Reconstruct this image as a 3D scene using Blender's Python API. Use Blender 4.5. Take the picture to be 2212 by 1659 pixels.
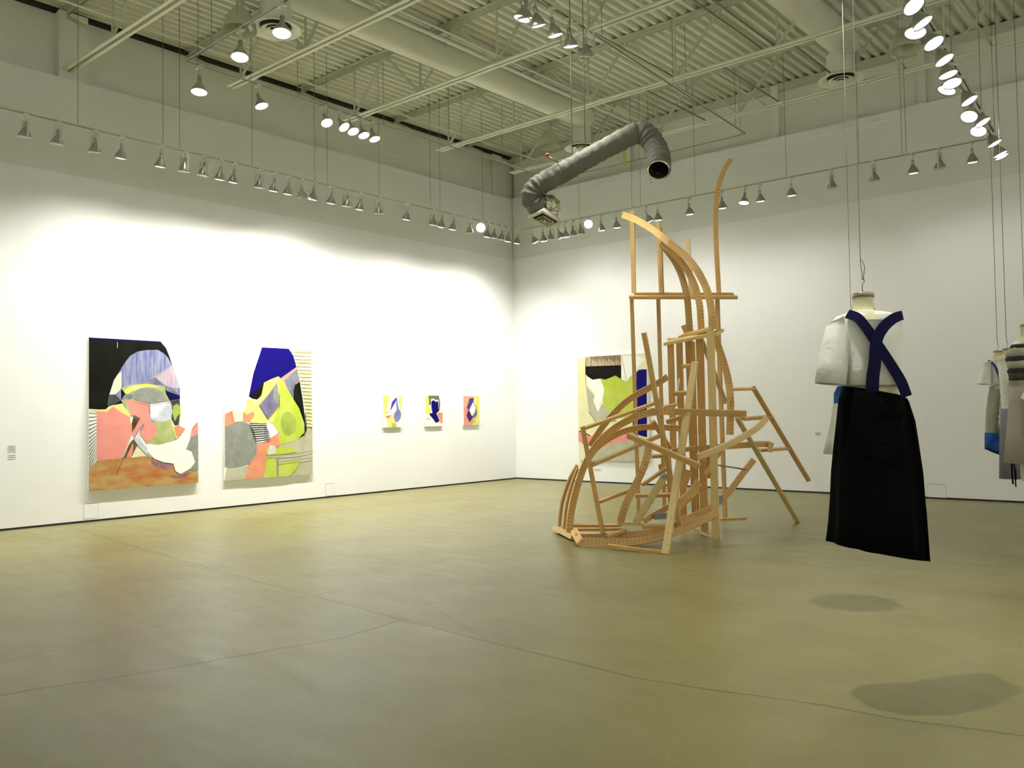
import bpy, bmesh, math, random
from mathutils import Vector, Matrix, Quaternion
from mathutils.geometry import tessellate_polygon
random.seed(7)
for o in list(bpy.data.objects): bpy.data.objects.remove(o, do_unlink=True)
S = bpy.context.scene
COL = S.collection
PI = math.pi

# ------------------------------------------------------------------ camera
IMW, IMH, FPX = 2212, 1659, 1865.0
CX, CY, CAMH = 1106.0, 829.5, 1.55
def _cv(x, y): return Vector((x-CX, -(y-CY), -FPX)).normalized()
_Y = _cv(2722, 871); _X = -_cv(-1050, 930)
_X = (_X - _Y*_X.dot(_Y)).normalized(); _Z = _X.cross(_Y)
R3 = Matrix((_X, _Y, _Z))                      # camera axes -> world axes
CAM = Vector((0, 0, CAMH))
cd = bpy.data.cameras.new('camera'); cd.sensor_width = 36; cd.lens = FPX/IMW*36; cd.clip_end = 200
cam = bpy.data.objects.new('camera', cd); COL.objects.link(cam)
cam.matrix_world = Matrix.Translation(CAM) @ R3.to_4x4()
S.camera = cam
FWD = R3 @ Vector((0, 0, -1)); RIGHT = R3 @ Vector((1, 0, 0))
def ray(x, y): return R3 @ _cv(x, y)
def on_x(x, y, X): d = ray(x, y); return CAM + d*(X/d.x)
def on_y(x, y, Y): d = ray(x, y); return CAM + d*(Y/d.y)
def on_z(x, y, z=0.): d = ray(x, y); return CAM + d*((z-CAMH)/d.z)
def at(x, y, dep): d = ray(x, y); return CAM + d*(dep/d.dot(FWD))

# ------------------------------------------------------------------ world, view, lamp light levels
w = bpy.data.worlds.new('world'); S.world = w; w.use_nodes = True
w.node_tree.nodes['Background'].inputs[0].default_value = (1, 1, .9, 1)
w.node_tree.nodes['Background'].inputs[1].default_value = .02
S.view_settings.view_transform = 'Standard'; S.view_settings.look = 'None'
S.view_settings.gamma = 1; S.view_settings.use_curve_mapping = False
S.view_settings.exposure = 0.0
LAMP_COL = (1.0, .995, .915)
P_LEFT, P_RIGHT, P_LOOP, P_SIDE = 245, 42, 165, 24

# ------------------------------------------------------------------ room dimensions
XL, YR = -13.718, 15.967       # faces of the white display walls
REC = .30                      # upper wall set back
XR, YB = 4.2, -6.0             # right and back walls (outside the frame)
SEAM, LEDGE, WTOP = 5.35, 6.84, 7.95

# ------------------------------------------------------------------ materials
def mat(name, col, rough=.6, metal=0., emit=None, es=0., spec=.5, noise=0., nscale=8., bump=0., bscale=40., stretch=None):
    m = bpy.data.materials.new(name); m.use_nodes = True
    nt = m.node_tree; b = nt.nodes['Principled BSDF']
    b.inputs['Roughness'].default_value = rough; b.inputs['Metallic'].default_value = metal
    b.inputs['Specular IOR Level'].default_value = spec
    b.inputs['Base Color'].default_value = (*col, 1)
    if emit: b.inputs['Emission Color'].default_value = (*emit, 1); b.inputs['Emission Strength'].default_value = es
    if noise or bump:
        tc = nt.nodes.new('ShaderNodeTexCoord'); src = tc.outputs['Object']
        if stretch:
            mp = nt.nodes.new('ShaderNodeMapping'); mp.inputs['Scale'].default_value = stretch
            nt.links.new(src, mp.inputs[0]); src = mp.outputs[0]
        if noise:
            n = nt.nodes.new('ShaderNodeTexNoise'); n.inputs['Scale'].default_value = nscale; n.inputs['Detail'].default_value = 5
            nt.links.new(src, n.inputs['Vector'])
            r = nt.nodes.new('ShaderNodeMapRange'); r.inputs['From Min'].default_value = .3; r.inputs['From Max'].default_value = .7
            r.inputs['To Min'].default_value = 1-noise; r.inputs['To Max'].default_value = 1+noise
            nt.links.new(n.outputs['Fac'], r.inputs['Value'])
            mx = nt.nodes.new('ShaderNodeVectorMath'); mx.operation = 'SCALE'
            mx.inputs[0].default_value = col; nt.links.new(r.outputs[0], mx.inputs['Scale'])
            nt.links.new(mx.outputs[0], b.inputs['Base Color'])
        if bump:
            n2 = nt.nodes.new('ShaderNodeTexNoise'); n2.inputs['Scale'].default_value = bscale; n2.inputs['Detail'].default_value = 4
            nt.links.new(src, n2.inputs['Vector'])
            bp = nt.nodes.new('ShaderNodeBump'); bp.inputs['Strength'].default_value = bump; bp.inputs['Distance'].default_value = .02
            nt.links.new(n2.outputs['Fac'], bp.inputs['Height']); nt.links.new(bp.outputs[0], b.inputs['Normal'])
    return m
def two(name, c1, c2, scale=6., rough=.75, stretch=(1, 1, 1), lo=.35, hi=.65, spec=.12):
    """two colours mixed by stretched noise: brushed paint or dyed cloth"""
    m = bpy.data.materials.new(name); m.use_nodes = True; nt = m.node_tree; b = nt.nodes['Principled BSDF']
    b.inputs['Roughness'].default_value = rough; b.inputs['Specular IOR Level'].default_value = spec
    tc = nt.nodes.new('ShaderNodeTexCoord'); mp = nt.nodes.new('ShaderNodeMapping'); mp.inputs['Scale'].default_value = stretch
    n = nt.nodes.new('ShaderNodeTexNoise'); n.inputs['Scale'].default_value = scale; n.inputs['Detail'].default_value = 6
    r = nt.nodes.new('ShaderNodeValToRGB'); r.color_ramp.elements[0].position = lo; r.color_ramp.elements[1].position = hi
    r.color_ramp.elements[0].color = (*c1, 1); r.color_ramp.elements[1].color = (*c2, 1)
    nt.links.new(tc.outputs['Object'], mp.inputs[0]); nt.links.new(mp.outputs[0], n.inputs['Vector'])
    nt.links.new(n.outputs['Fac'], r.inputs[0]); nt.links.new(r.outputs[0], b.inputs['Base Color'])
    return m
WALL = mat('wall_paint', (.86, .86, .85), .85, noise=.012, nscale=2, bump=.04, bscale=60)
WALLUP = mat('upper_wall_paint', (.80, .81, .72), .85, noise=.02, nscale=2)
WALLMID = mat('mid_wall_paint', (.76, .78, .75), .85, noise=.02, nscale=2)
DECK = mat('deck_paint', (.70, .72, .60), .7, noise=.05, nscale=1.5)
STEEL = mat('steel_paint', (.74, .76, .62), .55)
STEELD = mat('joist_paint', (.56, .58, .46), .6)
DARK = mat('dark_gap', (.02, .02, .008), .9)  # near-black stands in for shade in gaps and openings; also dark screw heads
DUCT = mat('duct_paint', (.72, .74, .62), .5, noise=.03, nscale=1)
REVEAL_SHADE = mat('black_reveal', (.006, .006, .012), .6)
TRACKM = mat('track_white', (.55, .56, .43), .45)
TRACKB = mat('track_slot', (.01, .01, .008), .5)
LAMPW = mat('lamp_white', (.60, .60, .50), .4)
LAMPG = mat('lamp_metal', (.42, .42, .38), .28, .75)
BULB = mat('bulb_lit', (1, 1, 1), .3, emit=(1, .98, 1.0), es=14)
BULBOFF = mat('bulb_off', (.55, .55, .50), .15, .3)
WIRE = mat('wire', (.20, .21, .12), .5, .3)
WIREL = mat('wire_light', (.13, .13, .10), .5, .2)
CARD = mat('label_card', (.72, .72, .68), .7)
INK = mat('label_ink', (.12, .12, .15), .8)
OUTL = mat('panel_groove', (.26, .25, .20), .8)

def floor_material():
    m = bpy.data.materials.new('concrete'); m.use_nodes = True; nt = m.node_tree; N = nt.nodes; L = nt.links
    b = N['Principled BSDF']
    tc = N.new('ShaderNodeTexCoord'); pos = tc.outputs['Object']
    nz = N.new('ShaderNodeTexNoise'); nz.inputs['Scale'].default_value = .9; nz.inputs['Detail'].default_value = 7; nz.inputs['Roughness'].default_value = .62
    L.new(pos, nz.inputs['Vector'])
    rmp = N.new('ShaderNodeValToRGB'); e = rmp.color_ramp.elements
    e[0].position = .28; e[0].color = (.165, .146, .046, 1); e[1].position = .74; e[1].color = (.235, .213, .084, 1)
    L.new(nz.outputs['Fac'], rmp.inputs[0])
    # troweled streaks
    mp = N.new('ShaderNodeMapping'); mp.inputs['Scale'].default_value = (1.2, 5, 1); mp.inputs['Rotation'].default_value = (0, 0, .7)
    n2 = N.new('ShaderNodeTexNoise'); n2.inputs['Scale'].default_value = 1.4; n2.inputs['Detail'].default_value = 5
    L.new(pos, mp.inputs[0]); L.new(mp.outputs[0], n2.inputs['Vector'])
    r2 = N.new('ShaderNodeMapRange'); r2.inputs[1].default_value = .35; r2.inputs[2].default_value = .65; r2.inputs[3].default_value = .975; r2.inputs[4].default_value = 1.025
    L.new(n2.outputs['Fac'], r2.inputs[0])
    n3 = N.new('ShaderNodeTexNoise'); n3.inputs['Scale'].default_value = 55; n3.inputs['Detail'].default_value = 2
    L.new(pos, n3.inputs['Vector'])
    r3 = N.new('ShaderNodeMapRange'); r3.inputs[1].default_value = .3; r3.inputs[2].default_value = .7; r3.inputs[3].default_value = .90; r3.inputs[4].default_value = 1.09
    L.new(n3.outputs['Fac'], r3.inputs[0])
    mul = N.new('ShaderNodeMath'); mul.operation = 'MULTIPLY'; L.new(r2.outputs[0], mul.inputs[0]); L.new(r3.outputs[0], mul.inputs[1])
    # warped coordinate for cracks
    wn = N.new('ShaderNodeTexNoise'); wn.inputs['Scale'].default_value = 2.2; wn.inputs['Detail'].default_value = 4; L.new(pos, wn.inputs['Vector'])
    ws = N.new('ShaderNodeVectorMath'); ws.operation = 'SUBTRACT'; ws.inputs[1].default_value = (.5, .5, .5); L.new(wn.outputs['Color'], ws.inputs[0])
    wm = N.new('ShaderNodeVectorMath'); wm.operation = 'MULTIPLY_ADD'; wm.inputs[1].default_value = (.10, .10, 0); L.new(ws.outputs[0], wm.inputs[0]); L.new(pos, wm.inputs[2])
    acc = None
    lines = [([(147,1137),(361,1202),(735,1304),(1040,1382),(1370,1465)],.020,.50),([(0,1345),(250,1308),(560,1258)],.016,.58),
             ([(740,1248),(950,1213),(1116,1165),(1010,1128)],.015,.70),([(0,1431),(300,1360),(740,1275)],.015,.66),
             ([(-60,1512),(330,1450),(740,1378),(870,1338)],.024,.48),([(1690,1210),(1880,1240),(2240,1300)],.016,.62),
             ([(1370,1465),(1745,1520),(1920,1550),(2240,1595)],.020,.52),([(560,1258),(620,1265),(900,1290),(1050,1382)],.012,.74)]
    for pts, wd, dk in lines:
        W = [on_z(*p) for p in pts]
        for a, c in zip(W[:-1], W[1:]):
            d = (c-a); ln = d.length; d /= ln; n = Vector((-d.y, d.x, 0))
            sb = N.new('ShaderNodeVectorMath'); sb.operation = 'SUBTRACT'; sb.inputs[1].default_value = a; L.new(wm.outputs[0], sb.inputs[0])
            dn = N.new('ShaderNodeVectorMath'); dn.operation = 'DOT_PRODUCT'; dn.inputs[1].default_value = n; L.new(sb.outputs[0], dn.inputs[0])
            dt = N.new('ShaderNodeVectorMath'); dt.operation = 'DOT_PRODUCT'; dt.inputs[1].default_value = d; L.new(sb.outputs[0], dt.inputs[0])
            ab = N.new('ShaderNodeMath'); ab.operation = 'ABSOLUTE'; L.new(dn.outputs['Value'], ab.inputs[0])
            lt = N.new('ShaderNodeMath'); lt.operation = 'LESS_THAN'; lt.inputs[1].default_value = wd/2; L.new(ab.outputs[0], lt.inputs[0])
            c1 = N.new('ShaderNodeMath'); c1.operation = 'COMPARE'; c1.inputs[1].default_value = ln/2; c1.inputs[2].default_value = ln/2; L.new(dt.outputs['Value'], c1.inputs[0])
            mm = N.new('ShaderNodeMath'); mm.operation = 'MULTIPLY'; L.new(lt.outputs[0], mm.inputs[0]); L.new(c1.outputs[0], mm.inputs[1])
            ms = N.new('ShaderNodeMath'); ms.operation = 'MULTIPLY'; ms.inputs[1].default_value = 1-dk; L.new(mm.outputs[0], ms.inputs[0])
            if acc is None: acc = ms.outputs[0]
            else:
                mx = N.new('ShaderNodeMath'); mx.operation = 'MAXIMUM'; L.new(acc, mx.inputs[0]); L.new(ms.outputs[0], mx.inputs[1]); acc = mx.outputs[0]
    inv = N.new('ShaderNodeMath'); inv.operation = 'SUBTRACT'; inv.inputs[0].default_value = 1; L.new(acc, inv.inputs[1])
    m2 = N.new('ShaderNodeMath'); m2.operation = 'MULTIPLY'; L.new(mul.outputs[0], m2.inputs[0]); L.new(inv.outputs[0], m2.inputs[1])
    sc = N.new('ShaderNodeVectorMath'); sc.operation = 'SCALE'; L.new(rmp.outputs[0], sc.inputs[0]); L.new(m2.outputs[0], sc.inputs['Scale'])
    L.new(sc.outputs[0], b.inputs['Base Color'])
    rr = N.new('ShaderNodeMapRange'); rr.inputs[1].default_value = .3; rr.inputs[2].default_value = .7; rr.inputs[3].default_value = .34; rr.inputs[4].default_value = .42
    L.new(n2.outputs['Fac'], rr.inputs[0]); L.new(rr.outputs[0], b.inputs['Roughness'])
    b.inputs['Specular IOR Level'].default_value = .38
    return m
FLOOR = floor_material()

def wood_material(name, c1, c2, kerf=False, kx=.055):
    m = bpy.data.materials.new(name); m.use_nodes = True; nt = m.node_tree; N = nt.nodes; L = nt.links
    b = N['Principled BSDF']; b.inputs['Roughness'].default_value = .62; b.inputs['Specular IOR Level'].default_value = .3
    uv = N.new('ShaderNodeUVMap'); uv.uv_map = 'uv'
    mp = N.new('ShaderNodeMapping'); mp.inputs['Scale'].default_value = (2.0, 9, 1); L.new(uv.outputs[0], mp.inputs[0])
    oi = N.new('ShaderNodeObjectInfo')
    ad = N.new('ShaderNodeVectorMath'); ad.operation = 'ADD'; L.new(mp.outputs[0], ad.inputs[0])
    cb = N.new('ShaderNodeCombineXYZ'); ml = N.new('ShaderNodeMath'); ml.operation = 'MULTIPLY'; ml.inputs[1].default_value = 37
    L.new(oi.outputs['Random'], ml.inputs[0]); L.new(ml.outputs[0], cb.inputs[2]); L.new(cb.outputs[0], ad.inputs[1])
    n = N.new('ShaderNodeTexNoise'); n.inputs['Scale'].default_value = 1.6; n.inputs['Detail'].default_value = 6; L.new(ad.outputs[0], n.inputs['Vector'])
    r = N.new('ShaderNodeValToRGB'); r.color_ramp.elements[0].position = .3; r.color_ramp.elements[1].position = .7
    r.color_ramp.elements[0].color = (*c1, 1); r.color_ramp.elements[1].color = (*c2, 1); L.new(n.outputs['Fac'], r.inputs[0])
    # knots
    mp2 = N.new('ShaderNodeMapping'); mp2.inputs['Scale'].default_value = (3.2, 1.2, 1); L.new(uv.outputs[0], mp2.inputs[0])
    ad2 = N.new('ShaderNodeVectorMath'); ad2.operation = 'ADD'; L.new(mp2.outputs[0], ad2.inputs[0]); L.new(cb.outputs[0], ad2.inputs[1])
    v = N.new('ShaderNodeTexVoronoi'); v.inputs['Scale'].default_value = 1.1; L.new(ad2.outputs[0], v.inputs['Vector'])
    kn = N.new('ShaderNodeMapRange'); kn.inputs[1].default_value = .03; kn.inputs[2].default_value = .075; kn.inputs[3].default_value = .5; kn.inputs[4].default_value = 1
    L.new(v.outputs['Distance'], kn.inputs[0])
    tone = N.new('ShaderNodeMapRange'); tone.inputs[3].default_value = .86; tone.inputs[4].default_value = 1.12; L.new(oi.outputs['Random'], tone.inputs[0])
    f = N.new('ShaderNodeMath'); f.operation = 'MULTIPLY'; L.new(kn.outputs[0], f.inputs[0]); L.new(tone.outputs[0], f.inputs[1])
    out = f.outputs[0]
    if kerf:
        sx = N.new('ShaderNodeSeparateXYZ'); L.new(uv.outputs[0], sx.inputs[0])
        fr = N.new('ShaderNodeMath'); fr.operation = 'DIVIDE'; fr.inputs[1].default_value = kx; L.new(sx.outputs[0], fr.inputs[0])
        f2 = N.new('ShaderNodeMath'); f2.operation = 'FRACT'; L.new(fr.outputs[0], f2.inputs[0])
        lt = N.new('ShaderNodeMath'); lt.operation = 'LESS_THAN'; lt.inputs[1].default_value = .085; L.new(f2.outputs[0], lt.inputs[0])
        gt = N.new('ShaderNodeMath'); gt.operation = 'GREATER_THAN'; gt.inputs[1].default_value = .42; L.new(sx.outputs[1], gt.inputs[0])
        mk = N.new('ShaderNodeMath'); mk.operation = 'MULTIPLY'; L.new(lt.outputs[0], mk.inputs[0]); L.new(gt.outputs[0], mk.inputs[1])
        rg = N.new('ShaderNodeMapRange'); rg.inputs[3].default_value = 1; rg.inputs[4].default_value = .3; L.new(mk.outputs[0], rg.inputs[0])
        g = N.new('ShaderNodeMath'); g.operation = 'MULTIPLY'; L.new(out, g.inputs[0]); L.new(rg.outputs[0], g.inputs[1]); out = g.outputs[0]
    s = N.new('ShaderNodeVectorMath'); s.operation = 'SCALE'; L.new(r.outputs[0], s.inputs[0]); L.new(out, s.inputs['Scale'])
    L.new(s.outputs[0], b.inputs['Base Color'])
    return m
WOOD = wood_material('fir', (.56, .335, .115), (.70, .46, .18))
WOODK = wood_material('fir_kerfed', (.60, .36, .125), (.74, .48, .19), True, .046)
WOODL = wood_material('pale_pine', (.68, .50, .21), (.82, .64, .32))

# ------------------------------------------------------------------ object helpers
def link(name, me_or_bm, m=None, parent=None):
    if isinstance(me_or_bm, bmesh.types.BMesh):
        me = bpy.data.meshes.new(name); me_or_bm.to_mesh(me); me_or_bm.free()
    else: me = me_or_bm
    if m is not None:
        if isinstance(m, (list, tuple)):
            for q in m: me.materials.append(q)
        else: me.materials.append(m)
    o = bpy.data.objects.new(name, me); COL.objects.link(o)
    if parent: o.parent = parent
    return o
def tag(o, label=None, cat=None, group=None, kind=None):
    if label: o['label'] = label
    if cat: o['category'] = cat
    if group: o['group'] = group
    if kind: o['kind'] = kind
    return o
def empty(name, loc=(0, 0, 0), rz=0., **k):
    o = bpy.data.objects.new(name, None); COL.objects.link(o); o.location = loc; o.rotation_euler = (0, 0, rz)
    o.empty_display_size = .2
    return tag(o, **k)
def struct(name, bm, m): return tag(link(name, bm, m), kind='structure')
def smooth(o):
    for p in o.data.polygons: p.use_smooth = True
    return o
def box(bm, x0, x1, y0, y1, z0, z1, mi=0):
    v = [bm.verts.new((x, y, z)) for z in (z0, z1) for y in (y0, y1) for x in (x0, x1)]
    for f in ((0, 2, 3, 1), (4, 5, 7, 6), (0, 1, 5, 4), (2, 6, 7, 3), (0, 4, 6, 2), (1, 3, 7, 5)):
        q = bm.faces.new([v[i] for i in f]); q.material_index = mi
def bar(bm, a, b, w, t, up=None, mi=0):
    """rectangular bar from a to b: w across 'side', t along 'up'"""
    a = Vector(a); b = Vector(b); d = (b-a).normalized()
    up = Vector(up) if up is not None else (Vector((0, 0, 1)) if abs(d.z) < .9 else Vector((0, 1, 0)))
    s = d.cross(up).normalized(); u = s.cross(d).normalized()
    vs = []
    for p in (a, b):
        for i, j in ((-1, -1), (1, -1), (1, 1), (-1, 1)): vs.append(bm.verts.new(p + s*(w/2*i) + u*(t/2*j)))
    for f in ((3, 2, 1, 0), (4, 5, 6, 7), (0, 1, 5, 4), (1, 2, 6, 5), (2, 3, 7, 6), (3, 0, 4, 7)):
        q = bm.faces.new([vs[i] for i in f]); q.material_index = mi
def tube(bm, pts, r, seg=10, caps=True, rad=None, mi=0):
    pts = [Vector(p) for p in pts]; n = len(pts); rings = []
    ref = None
    for i, p in enumerate(pts):
        d = (pts[min(i+1, n-1)] - pts[max(i-1, 0)]).normalized()
        if ref is None: ref = d.cross(Vector((0, 0, 1)) if abs(d.z) < .95 else Vector((1, 0, 0))).normalized()
        s = (ref - d*ref.dot(d)).normalized(); u = d.cross(s); ref = s
        rr = rad[i] if rad else r
        rings.append([bm.verts.new(p + (s*math.cos(2*PI*k/seg) + u*math.sin(2*PI*k/seg))*rr) for k in range(seg)])
    for A, B in zip(rings[:-1], rings[1:]):
        for k in range(seg):
            q = bm.faces.new((A[k], A[(k+1) % seg], B[(k+1) % seg], B[k])); q.material_index = mi; q.smooth = True
    if caps:
        for rg in (rings[0][::-1], rings[-1]): bm.faces.new(rg).material_index = mi
    return rings
def lathe(bm, prof, seg=24, cap0=False, cap1=False, mi=0, c=(0, 0, 0)):
    rings = []
    for r, z in prof: rings.append([bm.verts.new((c[0]+r*math.cos(2*PI*k/seg), c[1]+r*math.sin(2*PI*k/seg), c[2]+z)) for k in range(seg)])
    for A, B in zip(rings[:-1], rings[1:]):
        for k in range(seg):
            q = bm.faces.new((A[k], A[(k+1) % seg], B[(k+1) % seg], B[k])); q.smooth = True; q.material_index = mi
    if cap0: bm.faces.new(rings[0][::-1]).material_index = mi
    if cap1: bm.faces.new(rings[-1]).material_index = mi
def catmull(pts, k=6):
    P = [Vector(p) for p in pts]
    if len(P) < 3: return P
    out = []
    for i in range(len(P)-1):
        a = P[i-1] if i else P[0]*2-P[1]; b = P[i]; c = P[i+1]; d = P[i+2] if i+2 < len(P) else P[-1]*2-P[-2]
        for j in range(k):
            t = j/k
            out.append(.5*((2*b) + (c-a)*t + (2*a-5*b+4*c-d)*t*t + (3*b-3*c+d-a)*t**3))
    out.append(P[-1]); return out
def new(): return bmesh.new()
ORD = ['first', 'second', 'third', 'fourth', 'fifth', 'sixth', 'seventh', 'eighth', 'ninth', 'tenth', 'eleventh', 'twelfth', 'thirteenth',
       'fourteenth', 'fifteenth', 'sixteenth', 'seventeenth', 'eighteenth', 'nineteenth', 'twentieth', 'twenty-first', 'twenty-second',
       'twenty-third', 'twenty-fourth', 'twenty-fifth', 'twenty-sixth', 'twenty-seventh', 'twenty-eighth', 'twenty-ninth', 'thirtieth']

# ------------------------------------------------------------------ setting
b = new(); box(b, XL-.6, XR+.3, YB-.3, YR+.6, -.2, 0); struct('floor', b, FLOOR)
# left wall: white display wall, mid panel, recessed upper wall with pilasters
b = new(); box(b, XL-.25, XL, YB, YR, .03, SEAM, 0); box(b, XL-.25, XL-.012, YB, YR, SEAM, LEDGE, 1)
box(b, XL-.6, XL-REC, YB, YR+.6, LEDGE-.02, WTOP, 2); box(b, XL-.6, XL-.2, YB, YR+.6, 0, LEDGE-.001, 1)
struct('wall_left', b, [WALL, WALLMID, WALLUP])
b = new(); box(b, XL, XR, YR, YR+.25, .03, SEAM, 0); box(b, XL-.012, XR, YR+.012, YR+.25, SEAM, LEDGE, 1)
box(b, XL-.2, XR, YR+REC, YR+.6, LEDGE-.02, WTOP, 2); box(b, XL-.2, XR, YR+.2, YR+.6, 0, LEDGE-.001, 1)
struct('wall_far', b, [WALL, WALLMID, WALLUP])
b = new(); box(b, XR, XR+.3, YB, YR+.6, 0, 8.3); struct('wall_right', b, WALL)
b = new(); box(b, XL-.6, XR+.3, YB-.3, YB, 0, 8.3); struct('wall_back', b, WALL)
b = new(); box(b, XL-.02, XL+.002, YB, YR, 0, .03); struct('reveal_shade_left', b, REVEAL_SHADE)  # black strip: shade of the recess at the wall foot, put into colour
b = new(); box(b, XL, XR, YR-.002, YR+.02, 0, .03); struct('reveal_shade_far', b, REVEAL_SHADE)  # same painted recess shade along the far wall
# cap trim on the far ledge
b = new(); box(b, XL+.02, XR, YR-.018, YR+.012, LEDGE-.13, LEDGE+.01); struct('trim_1', b, WALLMID)
# pilasters of the upper walls
def pil(name, x0, x1, y0, y1, n):
    b = new(); box(b, x0, x1, y0, y1, LEDGE, WTOP); struct(name, b, WALLUP)
pil('trim_2', XL-REC, XL-REC+.16, 5.42, 5.86, 0)
pil('trim_3', XL-REC, XL-REC+.08, 15.52, 15.84, 0)
def rib_col(name, xa, xb):
    b = new(); box(b, xa, xb, YR+REC-.10, YR+REC, LEDGE, WTOP); box(b, xa-.02, xb+.02, YR-.03, YR+REC-.1, LEDGE+.0, LEDGE+.03); struct(name, b, WALLUP)
rib_col('trim_4', -7.10, -6.96); rib_col('trim_5', -4.38, -4.26); rib_col('trim_6', -10.54, -10.40)

# corrugated deck
b = new()
zc0, zc1, p = 7.99, 8.05, .1775
x = XL-.6; prof = []
while x < XR+.3:
    prof += [(x, zc0), (x+.062, zc0), (x+.085, zc1), (x+.155, zc1)]; x += p
ya, yb = YB-.3, YR+.6
V = [(b.verts.new((px, ya, pz)), b.verts.new((px, yb, pz))) for px, pz in prof]
for A, B in zip(V[:-1], V[1:]): b.faces.new((A[0], A[1], B[1], B[0]))
box(b, XL-.6, XR+.3, ya, yb, 8.12, 8.3)
struct('ceiling', b, DECK)
# left: gap shade under the deck as a black strip; far: wall angle
b = new(); box(b, XL-REC, XL-REC+.10, YB, YR+REC, 7.93, 7.985); struct('trim_gap_shade', b, DARK)
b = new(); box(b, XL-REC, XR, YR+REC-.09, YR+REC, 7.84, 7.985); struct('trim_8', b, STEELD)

# ------------------------------------------------------------------ roof joists (open web)
JY = [(-.0-3.8, 'off'), (-1.5, 'off'), (.8, 'off'), (3.2, 'off'), (5.55, 0), (7.62, 1), (9.95, 2), (12.37, 3), (14.66, 4)]
JLAB = ['white steel roof joist ending beside the wall pilaster at upper left', 'white steel roof joist just beyond the first upper-left track lamps',
        'white steel roof joist meeting the left wall above the cluster of five lit lamps', 'white steel roof joist that ends left of the grey flexible duct',
        'white steel roof joist nearest the far wall, above the flexible duct']
JOFF = 0
for y, k in JY:
    x0 = -13.9 if k == 0 else -12.62
    if k == 'off':
        lab = 'white steel roof joist overhead ' + ['far behind', 'behind', 'just above', 'in front of'][JOFF] + ' the viewer, out of the frame'; JOFF += 1
    else: lab = JLAB[k]
    r = empty('roof_joist', (0, y, 0), label=lab, cat='joist', group='open-web roof joists')
    b = new()
    for s in (-1, 1):
        box(b, x0, XR, s*.045-.032, s*.045+.032, 7.0, 7.012)
        box(b, x0, XR, s*.018-.004, s*.018+.004, 7.0, 7.055)
    link('bottom_chord', b, STEEL, r)
    b = new()
    for s in (-1, 1):
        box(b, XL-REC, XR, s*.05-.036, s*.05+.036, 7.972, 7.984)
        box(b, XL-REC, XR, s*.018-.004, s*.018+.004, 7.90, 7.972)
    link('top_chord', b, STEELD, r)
    xn = -12.33
    while xn < XR-1.8:
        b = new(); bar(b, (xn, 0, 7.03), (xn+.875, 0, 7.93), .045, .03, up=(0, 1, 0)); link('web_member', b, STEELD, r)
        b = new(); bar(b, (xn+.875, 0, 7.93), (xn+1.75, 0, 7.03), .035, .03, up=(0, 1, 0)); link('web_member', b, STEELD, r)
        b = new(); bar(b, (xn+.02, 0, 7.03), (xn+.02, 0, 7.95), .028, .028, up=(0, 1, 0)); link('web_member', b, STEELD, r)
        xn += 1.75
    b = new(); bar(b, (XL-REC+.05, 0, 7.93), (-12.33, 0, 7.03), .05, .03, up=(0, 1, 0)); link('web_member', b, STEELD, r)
# bridging angles and pipes running away from the camera under the joists
for x, ya, yb, z, rr, mt, lab in [
    (-7.10, 8.5, 12.37, 7.07, .011, WIRE, 'thin dark pipe under the joists, just left of the upper track in mid ceiling'),
    (-8.09, 9.95, 12.37, 7.07, .013, STEEL, 'thin pale rod crossing the joists right of the big round duct'),
    (-8.66, 3.2, 14.66, 7.07, .015, STEEL, 'pale bridging rod hugging the right flank of the big round duct'),
    (-8.90, 3.2, 14.66, 7.09, .022, STEEL, 'wide pale bridging angle along the right flank of the big round duct'),
    (-7.75, 12.37, 14.66, 7.07, .012, WIRE, 'dark rod between the last two joists above the flexible duct'),
    (-5.55, 9.95, 12.4, 7.07, .016, WIRE, 'left one of two dark parallel rods at top right of the ceiling'),
    (-5.36, 9.95, 12.4, 7.07, .015, WIRE, 'right one of two dark parallel rods at top right of the ceiling'),
    (-6.56, 12.4, 14.7, 7.07, .011, STEEL, 'left one of two rods reaching the joist nearest the far wall'),
    (-6.31, 12.4, 14.7, 7.07, .012, WIRE, 'right one of two rods reaching the joist nearest the far wall'),
    (-5.13, 12.4, 14.0, 7.07, .016, WIRE, 'dark rod ending at the round diffuser on the right'),
    (-4.15, 12.4, 14.75, 7.07, .020, STEELD, 'bridging angle passing left of the right dome lamp'),
    (-11.72, -4, 15.3, 7.09, .012, STEEL, 'long thin rod running the length of the ceiling near the left wall'),
    (-2.90, 9.95, 14.8, 7.07, .02, STEELD, 'bridging angle over the right track of glaring lamps')]:
    b = new(); tube(b, [(x, ya, z), (x, yb, z)], rr, 6)
    tag(link('ceiling_rod', b, mt), lab, 'rod', 'bridging rods under the joists')

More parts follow.
